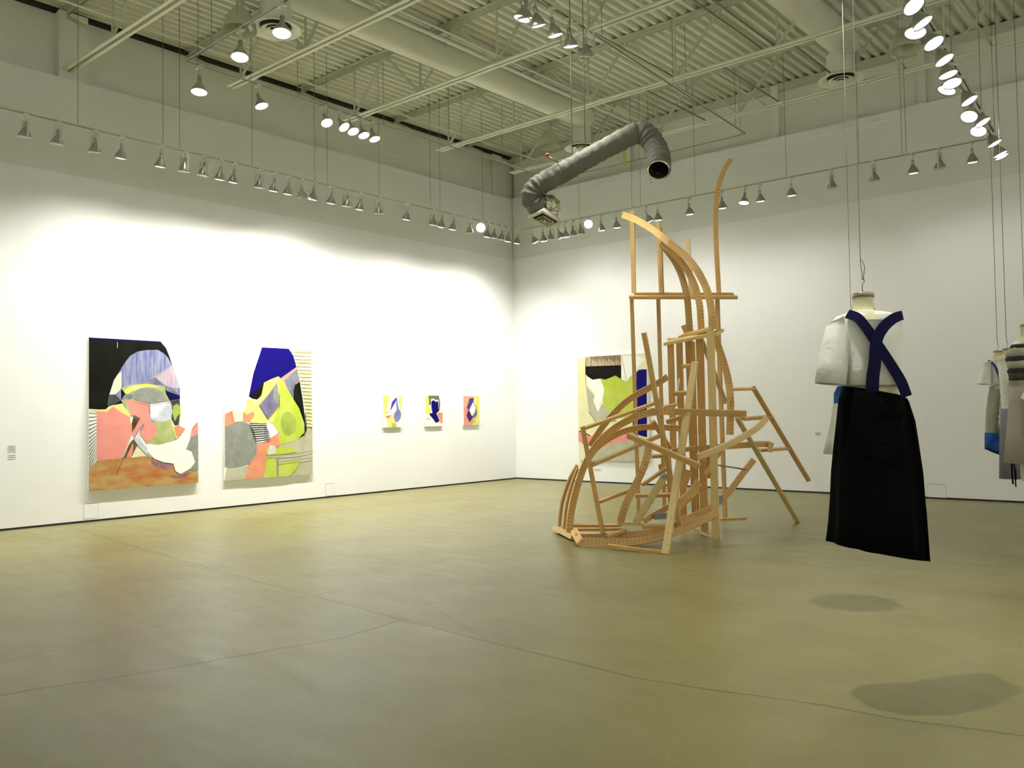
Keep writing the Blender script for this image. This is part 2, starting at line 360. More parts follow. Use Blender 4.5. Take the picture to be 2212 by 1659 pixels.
# ------------------------------------------------------------------ ducts, diffusers, dome lamps
def duct(name, x, z, r, ya, yb, lab):
    b = new(); pts = []; rad = []
    y = ya
    while y <= yb: 
        pts.append((x, y, z)); rad.append(r); y += .10
    rad[-1] = r*.9
    # spiral seams as small ridges
    for i in range(len(rad)): rad[i] *= 1.0 + (.006 if i % 2 else 0)
    tube(b, pts, r, 32, True, rad)
    o = tag(link(name, b, DUCT), lab, 'duct', 'round ceiling ducts'); return o
duct('round_duct', -10.15, 7.56, .22, YB+.1, 14.25, 'big round white ceiling duct running down the left part of the ceiling')
duct('round_duct', -4.95, 7.56, .24, YB+.1, 14.3, 'round ribbed ceiling duct at top right, above the round diffuser')
def diffuser(x, y, z, r, lab, drop_to=7.4):
    e = empty('ceiling_diffuser', (x, y, z), label=lab, cat='diffuser', group='round ceiling diffusers')
    b = new(); lathe(b, [(r*.62, .02), (r*.98, -.035), (r, -.03), (r*1.0, -.015), (r*.64, .06)], 40); link('outer_ring', b, DUCT, e)
    b = new(); lathe(b, [(r*.60, .055), (r*.02, .06)], 32, cap1=True); link('throat_shade', b, DARK, e)  # black disc gives the opening its shade by colour
    for q, (ra, rb) in enumerate(((.34, .56), (.20, .34), (.02, .18))):
        b = new(); lathe(b, [(r*ra, -.005-.012*q), (r*rb, -.035-.010*q), (r*rb, -.025-.010*q), (r*ra, .005-.012*q)], 32, cap0=(q == 2)); link('cone_ring', b, STEEL, e)
    b = new(); lathe(b, [(r*.62, .03), (r*.60, drop_to-z)], 28); link('neck', b, DUCT, e)
diffuser(-10.20, 6.86, 7.0, .36, 'round louvred diffuser at upper left behind a glaring lamp')
diffuser(-10.31, 14.19, 7.0, .34, 'round diffuser half hidden behind the grey flexible duct')
diffuser(-5.03, 14.21, 7.0, .36, 'round louvred diffuser near the top right of the ceiling')
def dome(x, y, z, lab):
    e = empty('dome_lamp', (x, y, z), label=lab, cat='lamp', group='unlit dome lamps in the ceiling')
    b = new(); pr = [(.23, 0), (.228, .02), (.215, .08), (.185, .16), (.13, .25), (.08, .31), (.05, .33)]
    lathe(b, pr, 32); o = link('dome_shade', b, mat('frosted_dome', (.48, .49, .36), .35, .1), e)
    b = new(); lathe(b, [(.05, .32), (.055, .38), (.055, .50), (.035, .52)], 16, cap1=True); link('ballast', b, STEELD, e)
    b = new(); lathe(b, [(.01, .10), (.045, .12), (.05, .19), (.02, .29)], 14, cap0=True); link('bulb', b, BULBOFF, e)
    b = new()
    for k in range(6):
        a = k*PI/3; bar(b, (.04*math.cos(a), .04*math.sin(a), .36), (.085*math.cos(a), .085*math.sin(a), .46), .006, .006); bar(b, (.085*math.cos(a), .085*math.sin(a), .46), (.03*math.cos(a), .03*math.sin(a), .55), .006, .006)
    link('wire_cage', b, STEELD, e)
    b = new(); tube(b, [(0, 0, .5), (0, 0, 7.98-z)], .012, 8); link('stem', b, STEELD, e)
dome(-10.60, 13.48, 6.9, 'unlit dome lamp hanging left of the flexible duct near the corner')
dome(-3.82, 13.49, 6.9, 'unlit dome lamp at top right beside the glaring track lamps')
dome(-10.44, 6.45, 6.9, 'unlit dome lamp at upper left behind the first lit lamps')

# ------------------------------------------------------------------ lighting tracks
def wires(parent, pts, top=7.98, r=.0042, m=None):
    for (x, y, z) in pts:
        b = new(); tube(b, [(x, y, z), (x, y, top)], r, 5); link('hanger_wire', b, m or WIRE, parent)
def track(name, pts, lab, wr=(), slot=True, zz=None):
    e = empty(name, (0, 0, 0), label=lab, cat='lighting track', group='suspended lighting tracks')
    for a, c in zip(pts[:-1], pts[1:]):
        b = new(); bar(b, a, c, .036, .018); rl = link('rail', b, TRACKM, e)
        if slot:
            a2 = Vector(a)-Vector((0, 0, .0105)); c2 = Vector(c)-Vector((0, 0, .0105))
            b = new(); bar(b, a2, c2, .016, .003); link('rail_slot', b, TRACKB, rl)
    wires(e, wr); return e
ZT = 5.66; XT, YT = XL+1.5, YR-1.5
track('lighting_track', [(XT, YB+.4, ZT), (XT, YT, ZT-.03)], 'long lighting track hung along the left wall',
      [(XT, y, ZT) for y in (2.0, on_x(168, 262, XT).y, on_x(352, 300, XT).y, on_x(388, 318, XT).y, on_x(545, 355, XT).y, on_x(680, 390, XT).y, on_x(707, 395, XT).y, on_x(819, 425, XT).y, on_x(930, 450, XT).y, on_x(951, 455, XT).y, on_x(1043, 477, XT).y)])
track('lighting_track', [(XT, YT, ZT-.03), (on_y(1660, 401, YT).x, YT, ZT-.04), (-2.82, YT, ZT-.06)], 'long lighting track hung along the far wall',
      [(on_y(x, 440, YT).x, YT, ZT-.04) for x in (1251, 1365, 1384, 1502, 1700, 1858, 1952, 1961)])
ZU = 6.80
UX0, UX1, UY0, UY1 = -11.67, -6.85, 6.28, 15.12
P_a = on_z(404, 131, ZU); P_b = on_z(1610, 288, ZU); P_c = on_z(1170, -2, ZU); P_d = on_z(1172, 380, ZU)
track('lighting_track', [(P_a.x, P_a.y, ZU), (P_d.x, P_b.y, ZU)], 'upper lighting track close under the ceiling beside the left wall',
      [(P_a.x+(P_d.x-P_a.x)*t, P_a.y+(P_b.y-P_a.y)*t, ZU) for t in (.02, .12, .22, .43, .62, .66, .8)])
track('lighting_track', [(P_d.x, P_b.y, ZU), (P_b.x, P_b.y, ZU)], 'upper lighting track passing behind the grey flexible duct', [(P_b.x-.1, P_b.y, ZU), (-9.3, P_b.y, ZU)])
dv = (P_b-P_c)
Q = P_c - dv*1.2
track('lighting_track', [tuple(Q), tuple(P_b)], 'upper lighting track slanting down the middle of the ceiling to a corner joint',
      [tuple(P_c+dv*t) for t in (.01, .22, .55, .62, .93)])
track('lighting_track', [tuple(P_a), (Q.x, P_a.y-.2, ZU)], 'short upper track across the ceiling at upper left with two glaring lamps', [(-11.0, P_a.y, ZU), (-10.3, P_a.y-.02, ZU)])
TS0, TS1 = Vector((-1.86, 1.0, 5.66)), Vector((-2.845, YT-.03, 5.62))
track('lighting_track', [tuple(TS0), tuple(TS1)], 'lighting track of glaring lamps running away at the upper right',
      [tuple(TS0+(TS1-TS0)*t) for t in (.3, .55, .63, .74, .9, .99)])

# ------------------------------------------------------------------ track lamps
def lamp_meshes():
    M = {}
    b = new(); box(b, -.055, .055, -.02, .02, -.035, -.009); M['adapter'] = b
    b = new(); bar(b, (0, 0, -.035), (0, 0, -.12), .02, .02); M['arm'] = b
    # head geometry, origin at the joint, pointing down -Z
    b = new(); lathe(b, [(.0, .02), (.020, .018), (.024, .01), (.024, -.045), (.022, -.055)], 16); M['socket'] = b
    b = new(); lathe(b, [(.022, -.045), (.030, -.065), (.062, -.120), (.088, -.175), (.090, -.192), (.084, -.180), (.058, -.120), (.026, -.065)], 24); M['shade'] = b
    b = new(); lathe(b, [(.083, -.180), (.055, -.192), (.001, -.197)], 20, cap1=True); M['lamp_face'] = b
    b = new()
    bar(b, (-.11, 0, .04), (.11, 0, .04), .026, .008); bar(b, (-.11, 0, .04), (-.11, 0, -.20), .026, .008, up=(1, 0, 0)); bar(b, (.11, 0, .04), (.11, 0, -.20), .026, .008, up=(1, 0, 0)); M['bracket'] = b
    out = {}
    mm = {'adapter': LAMPW, 'arm': LAMPW, 'socket': LAMPG, 'shade': LAMPG, 'lamp_face': BULB, 'bracket': LAMPW}
    for k, bm_ in M.items():
        me = bpy.data.meshes.new(k); bm_.to_mesh(me); bm_.free(); me.materials.append(mm[k]); out[k] = me
    me = out['lamp_face'].copy(); me.materials.clear(); me.materials.append(BULBOFF); out['lamp_face_off'] = me
    return out
LM = lamp_meshes()
LIGHTS = {}
def spot_data(key, power, angle):
    if key not in LIGHTS:
        l = bpy.data.lights.new('lamp_light_'+key, 'SPOT'); l.energy = power; l.color = LAMP_COL; l.spot_size = math.radians(angle); l.spot_blend = 1.0; l.shadow_soft_size = .03 if key == 'form' else .05
        LIGHTS[key] = l
    return LIGHTS[key]
def track_lamp(x, y, zt, aim, lit, label, group, key=None, power=300, angle=100, bracket=False, scale=1.0, rz=0., light=True):
    e = empty('track_lamp', (x, y, zt), label=label, cat='lamp', group=group)
    e.scale = (scale,)*3
    aim = Vector(aim).normalized()
    q = Vector((0, 0, -1)).rotation_difference(aim)
    yaw = Matrix.Rotation(rz, 3, 'Z').to_quaternion()
    for nm, me, fixed in (('adapter', 'adapter', 1), ('arm', 'arm', 1), ('socket', 'socket', 0), ('shade', 'shade', 0), ('lamp_face', 'lamp_face' if lit else 'lamp_face_off', 0)) + ((('bracket', 'bracket', 2),) if bracket else ()):
        o = bpy.data.objects.new(nm, LM[me]); COL.objects.link(o); o.parent = e
        o.rotation_mode = 'QUATERNION'
        if nm == 'shade': shade = o
        if nm == 'lamp_face':
            o.parent = shade
            if lit: o['label'] = 'glowing lamp face'
            continue
        if fixed == 1: o.rotation_quaternion = yaw
        elif fixed == 2: o.location = (0, 0, -.12); o.rotation_quaternion = q @ yaw
        else: o.location = (0, 0, -.14); o.rotation_quaternion = q
    if lit and light:
        l = bpy.data.objects.new('lamp_light', spot_data(key, power, angle)); COL.objects.link(l); l.parent = e
        l.rotation_mode = 'QUATERNION'; l.rotation_quaternion = q; l.location = Vector((0, 0, -.14)) + aim*.205
    return e
# left wall track: (px of the face, kind) kind: 1 lit, 0 unlit in bracket, 2 lit facing the camera
LW = [(54, 282, 0), (125, 294, 0), (204, 312, 0), (262, 330, 1), (347, 348, 1), (398, 353, 0), (440, 363, 0), (476, 375, 1), (505, 383, 1), (560, 386, 0),
      (592, 402, 1), (623, 408, 1), (649, 412, 3), (677, 421, 1), (716, 430, 1), (749, 430, 0), (778, 441, 1), (817, 444, 0), (879, 464, 1), (936, 471, 0),
      (954, 481, 1), (979, 489, 1), (1014, 490, 0), (1039, 491, 2), (1045, 503, 1), (1067, 503, 0), (1083, 508, 0), (1098, 516, 1), (1118, 520, 1)]
lastp = None
for i, (px, py, k) in enumerate(LW):
    P = on_x(px, py, XT-.02)
    if lastp is not None: P.y = max(P.y, lastp+.20)
    lastp = P.y
    aim = {1: (-.24, 0, -1), 0: (-.1, .1*random.uniform(-1, 1), -1), 2: (.75, -1.0, -.32), 3: (-.3, .35, -1)}[k]
    lab = {1: 'lit silver cone lamp', 0: 'unlit lamp in a U-shaped bracket', 2: 'round glaring lamp turned toward the viewer', 3: 'lit cone lamp turned aside'}[k] + ', ' + ORD[i] + ' from the left on the left wall track'
    track_lamp(XT, P.y, ZT-.012, aim, k > 0, lab, 'lamps on the left wall track', 'left', P_LEFT if k != 2 else 60, 140, bracket=(k == 0), scale=1.0 if k != 2 else 1.1, light=(k != 2))
# continuation of the same track past the left edge of the picture (unseen lamps added for the general light)
for i, y in enumerate((3.2, 2.2, 1.1, 0.0, -1.2, -2.6, -4.2)):
    track_lamp(XT, y, ZT-.012, (-.24, 0, -1), True, 'added unseen lit cone lamp on the left wall track, ' + ORD[i] + ' beyond the picture edge', 'lamps on the left wall track', 'left', P_LEFT, 140)
RW = [(1151, 521, 3), (1175, 517, 1), (1183, 512, 0), (1202, 512, 3), (1218, 509, 1), (1230, 503, 0), (1245, 502, 0), (1270, 496, 2), (1300, 494, 1), (1333, 488, 1),
      (1397, 478, 3), (1422, 472, 1), (1490, 460, 1), (1561, 446, 1), (1611, 438, 4), (1643, 434, 1), (1710, 419, 1), (1798, 399, 0), (1889, 382, 0), (1973, 372, 1), (2031, 356, 0), (2101, 352, 1)]
lastp = None
for i, (px, py, k) in enumerate(RW):
    P = on_y(px, py, YT+.03)
    if lastp is not None: P.x = max(P.x, lastp+.20)
    lastp = P.x
    aim = {1: (0, .16, -1), 0: (0, .1, -1), 2: (.75, -1.0, -.32), 3: (.3, .4, -1), 4: (0, -.25, -1)}[k]
    lab = {1: 'lit silver cone lamp', 0: 'unlit lamp in a U-shaped bracket', 2: 'round glaring lamp turned toward the viewer', 3: 'lit cone lamp turned aside', 4: 'lit lamp tipped toward the room'}[k] + ', ' + ORD[i] + ' from the corner on the far wall track'
    track_lamp(P.x, YT, ZT-.045, aim, k > 0, lab, 'lamps on the far wall track', 'right', P_RIGHT, 150, bracket=(k == 0), rz=PI/2, light=(k != 2))
# upper tracks
def seg_y(px, py, A, B, drop):
    """point of the horizontal track A-B seen under image column px"""
    best = None
    for j in range(401):
        t = j/400; p = A + (B-A)*t; d = R3.transposed() @ (p-CAM); u = CX + FPX*d.x/-d.z
        if best is None or abs(u-px) < best[0]: best = (abs(u-px), p)
    return best[1]
A0, A1 = Vector((P_a.x, P_a.y, ZU)), Vector((P_d.x, P_b.y, ZU))
UP = [(430, A0, A1, (.15, -.12, -1), 1.3, 'lit lamp at the corner of the upper track nearest the left edge'),
      (556, A0, A1, (.35, .12, -1), 1.15, 'lone lit lamp hanging in front of the second joist end on the upper left track'),
      (700, A0, A1, (.62, -.12, -1), 1.1, 'leftmost lamp in the cluster of five on the upper left track'),
      (731, A0, A1, (.75, .15, -1), 1.1, 'second lamp from the left in the cluster of five on the upper left track'),
      (755, A0, A1, (.55, -.02, -1), 1.1, 'middle lamp in the cluster of five on the upper left track'),
      (780, A0, A1, (.45, .0, -1), 1.1, 'fourth lamp from the left in the cluster of five on the upper left track'),
      (803, A0, A1, (.40, .05, -1), 1.1, 'rightmost lamp in the cluster of five on the upper left track')]
for px, a, c, aim, s, lab in UP:
    p = seg_y(px, 0, a, c, .3); track_lamp(p.x, p.y, ZU-.012, aim, True, lab, 'lamps on the upper tracks', 'loop', P_LOOP, 90, scale=s)
a, c = Vector(P_a), Vector((Q.x, P_a.y-.2, ZU))
for px, lab in ((519, 'glaring lamp left of the round diffuser on the short upper track'), (609, 'glaring lamp in front of the round diffuser on the short upper track')):
    p = seg_y(px, 0, a, c, .3); track_lamp(p.x, p.y, ZU-.012, (.20, -.17, -1), True, lab, 'lamps on the upper tracks', 'loop', P_LOOP, 90, scale=1.3)
a, c = Vector(Q), Vector(P_b)
for px, aim, lit, lab in ((1127, (-.10, .34, -1), 1, 'bronze-sided lit lamp, first of the row of five in the top middle'), (1156, (-.02, .36, -1), 1, 'second lamp of the row of five in the top middle'),
                     (1190, (.05, .30, -1), 1, 'third lamp of the row of five in the top middle'), (1229, (-.05, .24, -1), 1, 'fourth lamp of the row of five in the top middle, with a bright bracket'),
                     (1264, (-.1, .25, -1), 0, 'unlit glassy lamp in a bracket, last of the row of five in the top middle')):
    p = seg_y(px, 0, a, c, .3); track_lamp(p.x, p.y, ZU-.012, aim, bool(lit), lab, 'lamps on the upper tracks', 'loop', P_LOOP, 90, scale=1.15, bracket=(px > 1200), rz=.3)
for j, t in enumerate((-.05, -.3)):  # lamps added out of view to carry the general light
    p = P_c + dv*t; track_lamp(p.x, p.y, ZU-.012, (-.2+.2*j, -.2, -1), True, 'added unseen lamp on the middle upper track, ' + ORD[j] + ' above the top edge of the picture', 'lamps on the upper tracks', 'loop', P_LOOP, 90, scale=1.15)
# right-hand track of glaring lamps
SD = [(1970, (.62, -.25, -1)), (1990, (.50, .10, -1)), (1972, (0, -.30, -1)), (2025, (.48, -.15, -1)), (2042, (.48, .0, -1)), (2040, (.25, .0, -1)), (2065, (.20, -.25, -1)),
      (2052, (-.30, -.35, -1)), (2097, (.50, .0, -1)), (2103, (-.05, -.65, -1)), (2130, (.50, .0, -1)), (2127, (-.05, -.60, -1)), (2150, (.45, .1, -1)), (2164, (.40, .1, -1)), (2146, (.40, .1, -1))]
SY = [11, 49, 69, 89, 127, 161, 175, 190, 214, 246, 258, 277, 306, 329, 342]
lastp = None
for i, ((px, aim), py) in enumerate(zip(SD, SY)):
    an = Vector(aim).normalized()
    P = on_z(px, py, 5.65-(.14-.197*an.z)*1.12) - an*.197*1.12
    if lastp is not None: P.y = max(P.y, lastp+.22)
    lastp = P.y = min(P.y, YT-.12)
    t = (P.y-TS0.y)/(TS1.y-TS0.y); p = TS0+(TS1-TS0)*t
    track_lamp(p.x, P.y, p.z-.012, aim, True, 'glaring lamp, ' + ORD[i] + ' from the top edge on the right-hand track', 'lamps on the right-hand track', 'side', P_SIDE, 84, scale=1.12)
for j, y in enumerate((7.3, 6.0, 5.0, 3.75, 2.2)):  # unseen lamps; first and fourth inferred from floor shadows, others added for room light
    t = (y-TS0.y)/(TS1.y-TS0.y); p = TS0+(TS1-TS0)*t
    track_lamp(p.x, y, p.z-.012, [(-.02, -.03, -1), (.25, .1, -1), (0.0, 0, -1), (.12, .20, -1), (.3, .1, -1)][j], True, 'unseen lit lamp on the right-hand track, ' + ORD[j] + ' above the top edge of the picture', 'lamps on the right-hand track', 'form' if j in (0, 3) else 'side', 430 if j in (0, 3) else P_SIDE, 72, scale=1.12)

track('lighting_track', [(XR-1.5, YB+1, ZT), (XR-1.5, 13.5, ZT)], 'added lighting track along the right wall, out of the frame', [(XR-1.5, y, ZT) for y in (-3, 1, 5, 9, 13)])  # unseen track and lamps added to raise the ambient light
for j in range(8):
    track_lamp(XR-1.5, -4.2+j*2.3, ZT-.012, (.9, 0, -1), True, 'added unseen fill lamp on the right wall track, ' + ORD[j] + ' from the back wall', 'added fill lamps on the right wall track', 'rightwall_fill', 520, 125)
track('lighting_track', [(-11.5, YB+1.5, ZT), (2.2, YB+1.5, ZT)], 'added lighting track along the back wall behind the viewer', [(x, YB+1.5, ZT) for x in (-10, -5, 0)])  # also added out of view, for ambient light off the back wall
for j in range(6):
    track_lamp(-10.5+j*2.3, YB+1.5, ZT-.012, (0, -.9, -1), True, 'added unseen fill lamp on the back wall track, ' + ORD[j] + ' from the left wall', 'added fill lamps on the back wall track', 'backwall_fill', 200, 125, rz=PI/2)
# ------------------------------------------------------------------ paintings
PC = {}
def pcol(name, c, c2=None, scale=5., stretch=(1, 1, 1)):
    k = {'white': 1, 'cream': .85, 'paleyellow': .85, 'beige': .72, 'yellow': .8, 'black': .3, 'blue': .36, 'navy': .5, 'violet': .5, 'pink': .85, 'salmon': .8, 'peach': .85, 'limegrey': .72, 'lime': .72, 'pinkmauve': .8, 'paleblue': .8}.get(name, .64)
    c = tuple(v*k for v in c) if c else c; c2 = tuple(v*k for v in c2) if c2 else c2
    if name not in PC: PC[name] = two('paint_'+name, c, c2, scale, .7, stretch) if c2 else mat('paint_'+name, c, .7, spec=.12)
    return PC[name]
pcol('white', (.86, .86, .80)); pcol('cream', (.86, .82, .50), (.88, .86, .70), 3); pcol('black', (.010, .010, .006), (.022, .024, .012), 3)
pcol('navy', (.006, .004, .10)); pcol('blue', (.008, .0, .34), (.012, .002, .46), 3)
pcol('lavender', (.20, .22, .52), (.48, .50, .70), 5, (1, 6, .7)); pcol('pinkmauve', (.50, .38, .52), (.66, .55, .62), 5, (1, 6, .7))
pcol('greyblue', (.20, .21, .30), (.34, .36, .44), 5); pcol('darkgrey', (.05, .06, .08), (.12, .13, .14), 6)
pcol('grey', (.36, .38, .33), (.44, .45, .41), 12); pcol('lime', (.58, .72, .06), (.70, .80, .16), 4); pcol('limegrey', (.42, .50, .16), (.66, .74, .34), 4)
pcol('yellow', (.86, .84, .16), (.90, .88, .34), 4); pcol('pink', (.86, .30, .26), (.88, .36, .31), 4); pcol('salmon', (.84, .28, .16), (.86, .38, .24), 6)
pcol('orange', (.68, .22, .06), (.72, .50, .20), 3.5, (1, 1, 2.5)); pcol('brown', (.16, .09, .05), (.34, .22, .12), 6); pcol('mauve', (.34, .16, .20), (.52, .30, .34), 6)
pcol('paleblue', (.55, .60, .74), (.80, .82, .86), 6); pcol('beige', (.58, .56, .38), (.70, .68, .52), 4); pcol('paleyellow', (.84, .82, .42), (.88, .88, .58), 3)
pcol('violet', (.09, .06, .62), (.18, .14, .78), 5); pcol('softblue', (.24, .28, .66), (.44, .48, .78), 5); pcol('greygreen', (.16, .24, .15), (.24, .31, .21), 6)
pcol('limeshade', (.44, .56, .10), (.62, .72, .14), 3); pcol('tan', (.50, .30, .14), (.86, .76, .52), 9, (6, 6, .3)); pcol('purplegrey', (.22, .20, .36), (.34, .32, .46), 5); pcol('purple', (.10, .03, .22)); pcol('peach', (.84, .44, .30))
def painting(label, axis, plane, corners_uv, crop, layers, thick=.045, strokes=()):
    """canvas on a wall; crop = (x0, y0, scale) of the zoomed photo used for the outlines"""
    cx0, cy0, sc = crop
    pl = XL+thick if axis == 'x' else YR-thick
    def W(u, v):
        p = (on_x if axis == 'x' else on_y)(cx0+u/sc, cy0+v/sc, pl)
        return (p.y if axis == 'x' else p.x), p.z
    cc = [W(*p) for p in corners_uv]
    s0 = min((cc[0][0]+cc[3][0])/2, (cc[1][0]+cc[2][0])/2); s1 = max((cc[0][0]+cc[3][0])/2, (cc[1][0]+cc[2][0])/2)
    z1 = (cc[0][1]+cc[1][1])/2; z0 = (cc[2][1]+cc[3][1])/2
    o3 = (lambda s, z, off: (XL+thick+off, s, z)) if axis == 'x' else (lambda s, z, off: (s, YR-thick-off, z))
    root = empty('painting', o3((s0+s1)/2, z0, -thick), label=label, cat='painting')
    loc = Vector(root.location)
    b = new()
    A = Vector(o3(s0, z0, -thick+.004))-loc; B = Vector(o3(s1, z1, 0))-loc
    box(b, min(A.x, B.x), max(A.x, B.x), min(A.y, B.y), max(A.y, B.y), A.z, B.z)
    link('canvas', b, pcol('white', None), root)
    def remap(u, v):            # bilinear inverse through the canvas corners -> rectangle
        s, z = W(u, v)
        return min(max(s, s0), s1), min(max(z, z0), z1)
    b = new(); mats = []; off = .0006
    for name, pts, *sm in layers:
        if PC[name] not in mats: mats.append(PC[name])
        mi = mats.index(PC[name])
        q = [Vector((*p, 0)) for p in pts]
        if sm and sm[0]:
            q2 = []; n = len(q)
            for i in range(n):
                a_, b_, c_, d_ = q[i-1], q[i], q[(i+1) % n], q[(i+2) % n]
                for j in range(4):
                    t = j/4; q2.append(.5*((2*b_)+(c_-a_)*t+(2*a_-5*b_+4*c_-d_)*t*t+(3*b_-3*c_+d_-a_)*t**3))
            q = q2
        r2 = []
        for p in q:
            t2 = remap(p.x, p.y)
            if not r2 or (abs(t2[0]-r2[-1][0])+abs(t2[1]-r2[-1][1])) > 1e-4: r2.append(t2)
        if (abs(r2[0][0]-r2[-1][0])+abs(r2[0][1]-r2[-1][1])) < 1e-4: r2.pop()
        vs = [b.verts.new(Vector(o3(*t2, off))-loc) for t2 in r2]
        for tri in tessellate_polygon([[Vector((a_, c_, 0)) for a_, c_ in r2]]):
            if len(set(tri)) == 3:
                try: b.faces.new([vs[i] for i in tri]).material_index = mi
                except ValueError: pass
        off += .0003
    for name, pts, wd in strokes:
        if PC[name] not in mats: mats.append(PC[name])
        mi = mats.index(PC[name])
        for si, (a_, b_) in enumerate(zip(pts[:-1], pts[1:])):
            off += .00005 if si else 0
            a2 = Vector((*a_, 0)); b2 = Vector((*b_, 0)); d = (b2-a2).normalized(); n = Vector((-d.y, d.x, 0))*wd/2
            vs = [b.verts.new(Vector(o3(*remap(p.x, p.y), off))-loc) for p in (a2-n, b2-n, b2+n, a2+n)]
            b.faces.new(vs).material_index = mi
        off += .0003
    bmesh.ops.triangulate(b, faces=b.faces[:])
    link('painted_surface', b, mats, root)
    return root
C1 = (160, 700, 3.95)
fan = []
for i in range(15):
    y0 = 745+i*30; fan.append(('grey', [(122, y0+8+i*5.5), (122, y0+22+i*6.5), (190, 762+i*26+10), (190, 762+i*26)]))
